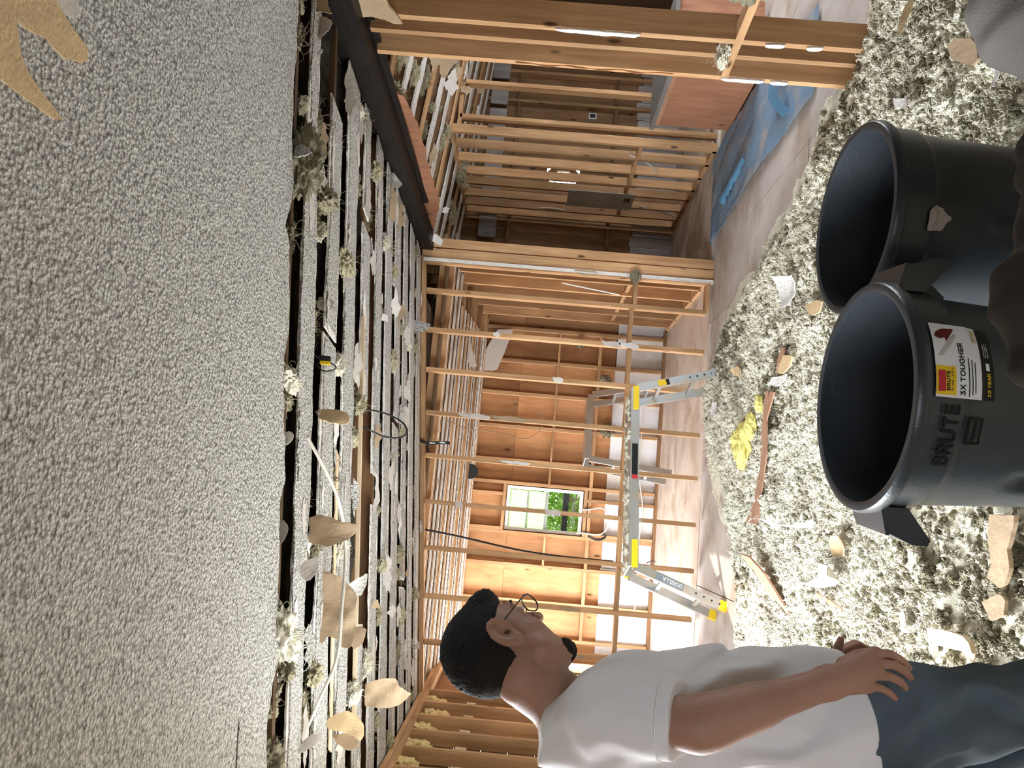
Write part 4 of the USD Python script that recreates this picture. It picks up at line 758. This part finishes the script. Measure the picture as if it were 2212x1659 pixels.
rfB = lambda z: can_r(z-.014)+.012*((z-.014) > .588)
scr = sheet([(-.042, .034), (.010, .036), (.024, .020), (.022, -.002), (.006, -.014), (-.006, -.036), (-.022, -.016), (-.042, -.012)], lambda a: np.c_[a, a[:, 0]*0], .003, .012, .003, 5)
P_ = at(2028, 466, 1, 1.99); thB = math.atan2(P_[1]-2.236, P_[0]-.943)
obj('paper_scrap', bend(scr, .943, 2.236, rfB, .004, thB, P_[2]), GREYP, None, 'torn beige paper scrap stuck on the right trash can', 'paper scrap')

# ================================================================== FOLDING WORK PLATFORMS
def platform(label, D0, D1, zt, depth, F0, F1, full=True):
    t = thing('work_platform', label, 'work platform'); D0, D1 = np.r_[D0, zt], np.r_[D1, zt]
    e = (D1-D0)/np.linalg.norm(D1-D0); n = np.array([-e[1], e[0], 0]); L = np.linalg.norm(D1-D0); ph = np.array([0, 0, 1.])
    for k in (0, 1): obj('side_rail', board(D0+n*depth*k-ph*.035, D1+n*depth*k-ph*.035, .07, .025, (0, 0, 1)), ALU, t)
    for j in range(4): obj('deck_slat', board(D0+n*depth*(j+.5)/4-ph*.006, D1+n*depth*(j+.5)/4-ph*.006, depth/4-.008, .012, n), ALU, t)
    for s, (D, F) in enumerate(((D0, F0), (D1, F1))):
        F = np.asarray(F, float); 
        for k in (0, 1):
            a = D+n*depth*k-ph*.05; b = F+n*depth*k*1.1; lg = obj('leg', board(a, b, .066, .026, np.cross(b-a, n)), ALU, t); d = (b-a)
            obj('inner_leg', board(a+d*.62, b+d*.0, .055, .03, np.cross(d, n)), ALU, lg)
            if full: obj('foot_cap', board(b-d*.07, b+d*.02, .07, .05, np.cross(d, n)), YELP if s == 0 else ALU, t)
            if full:
                obj('hinge_cap', board(D+n*(depth*k-.016*(1-2*k)) + (e if s == 0 else -e)*(-.01)-ph*.04, D+n*(depth*k-.016*(1-2*k))+(e if s == 0 else -e)*.2-ph*.04, .045, .012, (0, 0, 1)), YELP, t)
                for q in range(4):
                    c = a+d*(.66+.09*q)-n*.017*(1-2*k); obj('peg_hole', box(c[0]-.006, c[0]+.006, c[1]-.003, c[1]+.003, c[2]-.006, c[2]+.006), BLACKT, lg)
        for q in (.35, .75): obj('rung', board(D+(F-D)*q, D+(F-D)*q+n*depth*1.05, .03, .022, F-D), ALU, t)
    return t, e, n
D0 = at(1352, 1222, 1, 5.82); D1 = at(1372, 838, 1, 6.30)
ZT = .80
F0 = on_deb(1566, 1312); F1 = on_deb(1548, 806)
t, e, n = platform('dusty aluminium folding work platform with yellow corner caps standing before the partition', D0[:2], D1[:2], ZT, .30, F0, F1)
d0 = np.r_[D0[:2], ZT]; 
def onrail(u, v, w, h): c = d0+e*u-n*.0145+np.array([0, 0, -.035+v]); return board(c-e*w/2, c+e*w/2, h, .004, (0, 0, 1))
obj('warning_label', onrail(.85, 0, .26, .045), BLKL, t); obj('warning_label', onrail(.70, 0, .03, .045), REDP, t)
a_ = np.r_[D0[:2], ZT-.05]; dd = F0-a_; lx = dd/np.linalg.norm(dd); lz = np.cross(n, lx); lz = lz/np.linalg.norm(lz)
obj('maker_label', board(a_+dd*.22-n*.015, a_+dd*.52-n*.015, .05, .004, lz), plain('grey_label', (.22, .26, .30), .5), t)
obj('maker_name', lettering('GORILLA', .030, a_+dd*.51-n*.0175-lz*.015, -lx, lz, .002), WHP, t)
a1 = np.r_[D1[:2], ZT-.05]; d1 = F1-a1; obj('size_label', board(a1+d1*.26-n*.015, a1+d1*.36-n*.015, .05, .004, np.cross(d1, n)), YPR, t); obj('size_label', board(a1+d1*.36-n*.015, a1+d1*.40-n*.015, .05, .004, np.cross(d1, n)), BLKL, t)
for i in range(70):
    u, w = rng.uniform(.02, 1.5), rng.uniform(.02, .28)
cr = [put(blobby(2, 1., 2.4, 160+i % 5, (1.2, .8, .6)), np.r_[D0[:2], ZT]+e*rng.uniform(.02, np.linalg.norm(D1[:2]-D0[:2])-.03)+n*rng.uniform(.02, .28)+[0, 0, .004], rng.uniform(.010, .024), rng.uniform(0, 6)) for i in range(110)]
obj('deck_crumbs', cat_(*cr), INSUL, None, 'loose insulation crumbs scattered on the work platform deck', 'insulation crumbs', kind='stuff')
platform('second aluminium work platform standing behind the partition studs', at(1262, 990, 1, 8.5)[:2], at(1275, 852, 1, 8.7)[:2], .96, .3, np.array([.50, 8.35, .03]), np.array([1.55, 8.75, .03]), False)

# ================================================================== THE MAN
def seg(p, a, b, ra, rb):
    a, b = np.asarray(a, float), np.asarray(b, float); ab = b-a; t = np.clip(((p-a)@ab)/(ab@ab), 0, 1)
    return np.linalg.norm(p-a-t[:, None]*ab, axis=1)-(ra+(rb-ra)*t)
def smin(a, b, k): h = np.clip(.5+.5*(b-a)/k, 0, 1); return b*(1-h)+a*h-k*h*(1-h)
def ell(q, c, r): d = (q-np.asarray(c, float))/np.asarray(r, float); l = np.linalg.norm(d, axis=1); return (l-1)*min(r)*np.clip(.6+.4*l, .6, 1.4)
BC = np.array([-.418, 1.75]); ty = math.radians(25); BF = np.array([math.cos(ty), math.sin(ty)]); BR = np.array([math.sin(ty), -math.cos(ty)])
PZ = np.array([.70, .85, 1.0, 1.15, 1.3, 1.4, 1.47, 1.52, 1.57]); PA = np.array([.145, .150, .148, .135, .132, .122, .098, .070, .05]); PB = np.array([.165, .17, .165, .160, .17, .178, .165, .115, .06]); PC = np.array([.01, .012, .014, .004, -.002, -.012, -.03, -.045, -.05])
def torso(p, grow=0.):
    q = p[:, :2]-BC; z = p[:, 2]; f, r = q@BF-np.interp(z, PZ, PC), q@BR; a, b = np.interp(z, PZ, PA)+grow, np.interp(z, PZ, PB)+grow
    l = np.hypot(f/a, r/b); return np.maximum((l-1)*np.minimum(a, b)*.85, z-1.56)
hy, hp = math.radians(42), math.radians(27)
HF = np.array([math.cos(hy)*math.cos(hp), math.sin(hy)*math.cos(hp), -math.sin(hp)]); HU = np.array([math.cos(hy)*math.sin(hp), math.sin(hy)*math.sin(hp), math.cos(hp)]); HR = np.cross(HF, HU)
HC = at(1088, 1408, 1, 1.75); HM = np.stack([HF, HR, HU]); HS = 1.04
def hloc(p): return ((p-HC)@HM.T)/HS
def hw(f, r, u): return HC+HS*(f*HF+r*HR+u*HU)
def head(p):
    q = hloc(p); m = q.copy(); m[:, 1] = np.abs(m[:, 1])
    d = ell(q, (-.008, 0, .028), (.097, .077, .092))
    d = smin(d, ell(q, (.030, 0, -.045), (.062, .056, .078)), .03)
    d = smin(d, ell(m, (.052, .030, -.030), (.030, .026, .030)), .02)
    d = smin(d, seg(m, (.020, .050, -.075), (.066, .012, -.108), .022, .019), .025)
    d = smin(d, seg(m, (.080, 0, .036), (.078, .040, .034), .011, .009), .016)
    d = np.maximum(d, -ell(m, (.096, .033, .012), (.014, .017, .011)))
    d = smin(d, ell(m, (.076, .033, .012), (.014, .016, .013)), .004)
    d = smin(d, seg(q, (.088, 0, .022), (.112, 0, -.020), .009, .012), .014); d = smin(d, ell(m, (.100, .012, -.024), (.011, .009, .008)), .006)
    d = smin(d, seg(m, (.090, 0, -.053), (.082, .020, -.056), .0085, .005), .006); d = smin(d, seg(m, (.087, 0, -.066), (.081, .016, -.066), .009, .005), .006)
    d = np.maximum(d, -seg(m, (.100, 0, -.0595), (.086, .022, -.0595), .0016, .001))
    ear = ell(m, (-.012, .083, -.004), (.024, .011, .036)); ear = smin(ear, ell(m, (-.004, .079, -.034), (.012, .009, .012)), .01)
    ear = np.maximum(ear, -ell(m, (-.010, .096, -.002), (.014, .012, .024)))
    for t0 in np.arange(-2.6, 1.9, .5):                     # rim of the ear
        e0, e1 = [(-.012+.021*math.sin(t_), .0905+.002*math.cos(t_), .002+.031*math.cos(t_)) for t_ in (t0, t0+.5)]
        ear = smin(ear, seg(m, e0, e1, .0042, .0042), .003)
    return smin(d, ear, .006)*HS
sh = at(1275, 1530, 1, 1.60); el = at(1508, 1566, 1, 1.525); wr_ = at(1792, 1474, 1, 1.54); hd = at(1868, 1450, 1, 1.56)
sl = np.array([-.51, 1.915, 1.43]); ell_ = np.array([-.47, 1.99, 1.17]); wl_ = at(1785, 1436, 1, 1.93); hl = at(1806, 1424, 1, 1.92)
FINGERS = [([(1890, 1411), (1926, 1414), (1950, 1428), (1964, 1444)], 1.635, .0088), ([(1894, 1434), (1930, 1436), (1954, 1450), (1966, 1464)], 1.622, .0092), ([(1888, 1460), (1921, 1461), (1944, 1472), (1956, 1486)], 1.612, .0088), ([(1874, 1484), (1902, 1486), (1921, 1496), (1934, 1509)], 1.605, .0077)]
FJ = [[at(x, y, 1, yy-.055+.010*i*(i > 1)) for i, (x, y) in enumerate(P)] for P, yy, _ in FINGERS]
TH = [at(1822, 1436, 1, 1.575), at(1852, 1416, 1, 1.60), at(1882, 1408, 1, 1.61)]
TL = [hl+[.0, -.02, 0], hl+[.03, -.02, .004], hl+[.048, -.015, -.004]]
def body(p):
    d = torso(p, -.012); d = np.maximum(d, .80-p[:, 2])
    nb = at(1205, 1512, 1, 1.76); d = smin(d, seg(p, hw(-.030, 0, -.062), nb, .058, .066), .03); d = smin(d, head(p), .012)
    arm = smin(seg(p, sh, el, .052, .046), seg(p, el, wr_, .045, .028), .025); arm = smin(arm, seg(p, el+(wr_-el)*.12, el+(wr_-el)*.45, .047, .038), .02)
    kn = [j[0] for j in FJ]; palm = smin(seg(p, wr_, kn[0], .024, .014), seg(p, wr_, kn[3], .024, .013), .012); palm = smin(palm, seg(p, wr_, (kn[1]+kn[2])/2, .026, .016), .012)
    hand = smin(arm, palm, .018)
    for J, (_, _, r) in zip(FJ, FINGERS):
        c = np.minimum(np.minimum(seg(p, J[0], J[1], r*1.08, r), seg(p, J[1], J[2], r, r*.92)), seg(p, J[2], J[3], r*.92, r*.78)); hand = smin(hand, c, .0035)
    th = np.minimum(seg(p, TH[0], TH[1], .015, .012), seg(p, TH[1], TH[2], .0115, .0085)); hand = smin(hand, th, .006)
    d = smin(d, hand, .012)
    la = smin(seg(p, sl, ell_, .052, .044), seg(p, ell_, wl_, .044, .028), .02); la = smin(la, seg(p, wl_, hl, .028, .024), .015)
    for i, dy in enumerate((.028, .012, -.004, -.018)):
        k0 = hl+np.array([.02, dy*.6, -.015]); c = smin(seg(p, k0, k0+[.018, .0, -.035], .0095, .009), seg(p, k0+[.018, 0, -.035], k0+[.008, .006, -.062], .009, .0075), .003); la = smin(la, c, .004)
    la = smin(la, np.minimum(seg(p, TL[0], TL[1], .013, .011), seg(p, TL[1], TL[2], .011, .0085)), .006)
    return smin(d, la, .012)
man = thing('person', 'bespectacled man with short black hair, white T-shirt and dark jeans, walking with his head bowed', 'person')
obj('body', surface_nets(body, (-.66, 1.46, .74), (-.14, 2.10, 1.80), .0042), SKIN, man, smooth=True)
obj('ear_hollow', put(trimesh.creation.icosphere(subdivisions=2), hw(-.006, .0835, -.010), .0075, 0, (1, .5, 1.2)), SKND, man, smooth=True)
def hair(p):
    q = hloc(p); d = ell(q, (-.010, 0, .034), (.104, .0815, .097)); d = smin(d, ell(q, (.062, 0, .096), (.040, .052, .026)), .03)
    pl_ = -(q[:, 2]-.020-(q[:, 0]+.02)*.42)*.9; side = np.maximum(q[:, 0]-.066, .085-q[:, 2])                     # cut line from the forehead down to the nape
    d = np.maximum(d, np.minimum(pl_, -(q[:, 2]-.078)))
    return (d+(fbm(p*210, 2, 3)-.5)*.006)*HS
obj('hair', surface_nets(hair, HC-.15, HC+.15, .0035), HAIRM, man, smooth=True)
def stubble(p):
    q = hloc(p); d = ell(q, (-.014, 0, .022), (.0985, .0785, .092)); d = np.maximum(d, np.maximum(q[:, 0]+.022, -(q[:, 2]+.045-(q[:, 0]+.02)*.3)))
    return (d+(fbm(p*240, 2, 9)-.5)*.004)*HS
obj('nape_hair', surface_nets(stubble, HC-.15, HC+.13, .004), BEARD, man, smooth=True)
def beard(p):
    q = hloc(p); m = q.copy(); m[:, 1] = np.abs(m[:, 1])
    d = seg(m, (.074, 0, -.110), (.066, .018, -.106), .023, .018); d = smin(d, seg(m, (.066, .018, -.106), (.030, .046, -.080), .0195, .0165), .01); d = np.minimum(d, seg(m, (.0935, 0, -.044), (.086, .020, -.050), .006, .004))
    return (d+(fbm(p*230, 2, 5)-.5)*.006)*HS
obj('beard', surface_nets(beard, HC-.17, HC+.12, .0035), BEARD, man, smooth=True)
for s in (-1, 1):
    obj('eye', put(trimesh.creation.icosphere(subdivisions=2), hw(.0855, s*.033, .012), .0095, 0), EYEW, man, smooth=True); obj('iris', put(trimesh.creation.icosphere(subdivisions=2), hw(.0905, s*.033, .010), .0052, 0), EYEB, man, smooth=True)
    obj('eyebrow', tube([hw(.093, s*.014, .036), hw(.093, s*.032, .041), hw(.082, s*.052, .034)], [.003, .004, .002], 12, 6), HAIRM, man)
gl = thing('spectacles', 'thin dark framed spectacles on the man\'s face', 'spectacles')
for s in (-1, 1):
    ring_ = [hw(.112, s*(.034+.027*math.cos(a)*(1-.1*(math.sin(a) < 0))), .004+.020*math.sin(a)) for a in np.linspace(0, 2*math.pi, 25)]
    lf = obj('lens_frame', tube(ring_, .0017, None, 6), FRAME, gl); obj('lens', sheet([(.026*math.cos(a), .0195*math.sin(a)) for a in np.linspace(0, 2*math.pi, 24, endpoint=False)], lambda a, s=s: np.array([hw(.112, s*.034+x, .004+y) for x, y in a]), .001, .012), PANE, lf)
    obj('temple', tube([hw(.112, s*.061, .012), hw(.09, s*.075, .012), hw(.03, s*.0855, .012), hw(-.004, s*.0875, .014)], .0017, 20, 6), FRAME, gl)
obj('bridge', tube([hw(.113, -.008, .010), hw(.117, 0, .013), hw(.113, .008, .010)], .0016, 8, 6), FRAME, gl)
ha = (el-sh)/np.linalg.norm(el-sh); cuff = sh+ha*.165; hal = (ell_-sl)/np.linalg.norm(ell_-sl)
ncol = at(1205, 1512, 1, 1.76)
def wrinkle(p):
    w = .0125*np.sin(p[:, 2]*40+p[:, 0]*75+12*fbm(p*5, 2, 4))*np.clip((1.38-p[:, 2])/.25, .3, 1)*np.clip(fbm(p*4+7, 2, 44)*2.4-.4, 0, 1)
    return w+.020*(fbm(p*np.array([9, 9, 6.]), 3, 6)-.5)
def shirt(p):
    w = wrinkle(p); d = torso(p, .012)+w
    slv = np.maximum(seg(p, sh+ha*.01, sh+ha*.22, .062, .072), (p-cuff)@ha)+w*.5
    sll = np.maximum(seg(p, sl, sl+hal*.22, .068, .070), (p-sl)@hal-.17)
    d = smin(d, slv, .05); d = smin(d, sll, .03)
    d = np.maximum(d, .905-p[:, 2]-.30*((p[:, :2]-BC)@BF+.02)*-1*.35-.012*fbm(p*14, 2, 8)+.02)
    d = np.maximum(d, -(seg(p, ncol+[-.01, 0, .0], ncol+[.05, .02, .12], .066, .075)))
    return d
obj('t_shirt', surface_nets(shirt, (-.70, 1.44, .82), (-.16, 2.10, 1.60), .0052), SHIRT, man, smooth=True)
an = np.linspace(0, 2*math.pi, 40); u_ = np.cross(ha, [0, 1, 0]); u_ /= np.linalg.norm(u_); v_ = np.cross(ha, u_)
obj('sleeve_hem', tube([cuff-ha*.024+.0735*(math.cos(a)*u_+math.sin(a)*v_) for a in an], .0016, None, 5), SHIRTS, man)
hipx = BC+BF*.012
def trousers(p):
    d = np.maximum(torso(p, .004), p[:, 2]-.99); d = np.maximum(d, .78-p[:, 2])
    for s, fw in ((1, .03), (-1, -.02)):
        h_ = np.r_[hipx+BR*.088*s+BF*.01, .80]; k_ = np.r_[hipx+BR*.095*s+BF*(.05+fw), .48]; a_k = np.r_[hipx+BR*.10*s+BF*(fw*2.2), .13]
        d = smin(d, smin(seg(p, h_, k_, .112, .083), seg(p, k_, a_k, .080, .066), .03), .04)
    return d+.013*np.sin(p[:, 2]*30+p[:, 0]*60+14*fbm(p*5, 2, 14))*np.clip((.97-p[:, 2])*4, 0, 1)+.012*(fbm(p*10, 3, 12)-.5)
obj('jeans', surface_nets(trousers, (-.70, 1.44, .07), (-.12, 2.10, 1.0), .007), JEANS, man, smooth=True)
for s, fw in ((1, .03), (-1, -.02)):
    a_k = np.r_[hipx+BR*.10*s+BF*(fw*2.2), .08]; f3 = np.r_[BF, 0]
    obj('boot', surface_nets(lambda p: np.maximum(smin(smin(seg(p, a_k, a_k+[0, 0, .12], .06, .055), seg(p, a_k-f3*.03+[0, 0, -.02], a_k+f3*.15+[0, 0, -.03], .05, .045), .04), 9., .01), .025-p[:, 2]), a_k-.3, a_k+.3, .008), BOOT, man, smooth=True)

# ---- cloth at the lower and right edges
def bundle(c, r, seed, fold=.25, ax=(1, 1, 1), rot=0.):
    m = blobby(5, fold, 1.6, seed, ax); v = m.vertices; v = v*(1+.025*np.sin(v[:, [0]]*9+v[:, [1]]*7+6*fbm(v*2, 2, seed)[:, None]))
    return put(TM(v, m.faces), c, r, rot)
b1 = seg
P1, P2, P3 = at(2240, 790, 1, .95), at(2258, 640, 1, .95), at(2310, 330, 1, 1.0)
def cloth1(p):
    d = smin(seg(p, P1, P2, .030, .043), seg(p, P2, P3, .043, .05), .03); d = smin(d, seg(p, P2, P2+[.02, 0, -.25], .05, .08), .05); d = smin(d, seg(p, P3, P3+[0, 0, -.2], .05, .08), .05)
    return d+.007*(fbm(p*24, 3, 4)-.5)+.003*np.sin(p[:, 0]*90+7*fbm(p*12, 2, 7))
obj('cloth_bundle', surface_nets(cloth1, np.minimum(P1, P3)-[.12, .12, .3], np.maximum(P1, P3)+[.12, .12, .12], .006), CBRN, None, 'dark brown cloth bundle in front of the trash cans at the lower edge', 'cloth', smooth=True)
G = at(2290, -10, 1, 1.35)
def cloth2(p):
    d = seg(p, G, G+[.25, .05, -.3], .155, .22); return d+.012*(fbm(p*11, 3, 14)-.5)+.004*np.sin(p[:, 0]*60+p[:, 2]*30+7*fbm(p*8, 2, 17))
obj('cloth_bundle', surface_nets(cloth2, G-[.22, .26, .45], G+[.5, .32, .22], .008), CGRY, None, 'grey fabric bundle rising at the right edge beside the insulation', 'cloth', smooth=True)

# ================================================================== OUTSIDE THE WINDOWS
ou = struct('ground', 'dry earth outside the house')
obj('earth', box(-30, 30, 9.55, 40, -.5, -.4), EARTH, ou); obj('earth', box(-30, -2.2, -20, 9.55, -.5, -.4), EARTH, ou); obj('earth', box(-2.2, 30, -20, -1.4, -.5, -.4), EARTH, ou)
sb = thing('shrub', 'sunlit green leafy shrub outside the far window', 'shrub')
V, F = [], []
for i in range(9000):
    c = np.array([rng.gauss(0, .75), 11.3+rng.gauss(0, .35), 1.15+rng.gauss(0, .55)]); 
    if c[1] < 10.2: continue
    a = nrg.normal(size=3); a /= np.linalg.norm(a); b = np.cross(a, nrg.normal(size=3)); b /= np.linalg.norm(b); l, w = rng.uniform(.035, .07), rng.uniform(.012, .022); k = len(V)
    V += [c-a*l, c+b*w, c+a*l, c-b*w]; F += [[k, k+1, k+2], [k, k+2, k+3]]
obj('leaves', TM(V, F), LEAF, sb, kind='stuff')
st = [tube([(rng.gauss(0, .3), 11.3, -.4), (rng.gauss(0, .5), 11.2, .5), (rng.gauss(0, .8), 11.1, 1.2), (rng.gauss(0, .9), 10.9, 1.9)], [.02, .012, .006], 16, 5) for _ in range(26)]
obj('stems', cat_(*st), BARK, sb, kind='stuff')
fb = thing('porch_rail', 'black rail outside the far window in front of the shrub', 'rail'); obj('bar', box(-.9, .9, 9.62, 9.66, 1.03, 1.10), CBLK, fb)
for x in (-.85, .85): obj('post', box(x-.02, x+.02, 9.62, 9.66, -.4, 1.10), CBLK, fb)
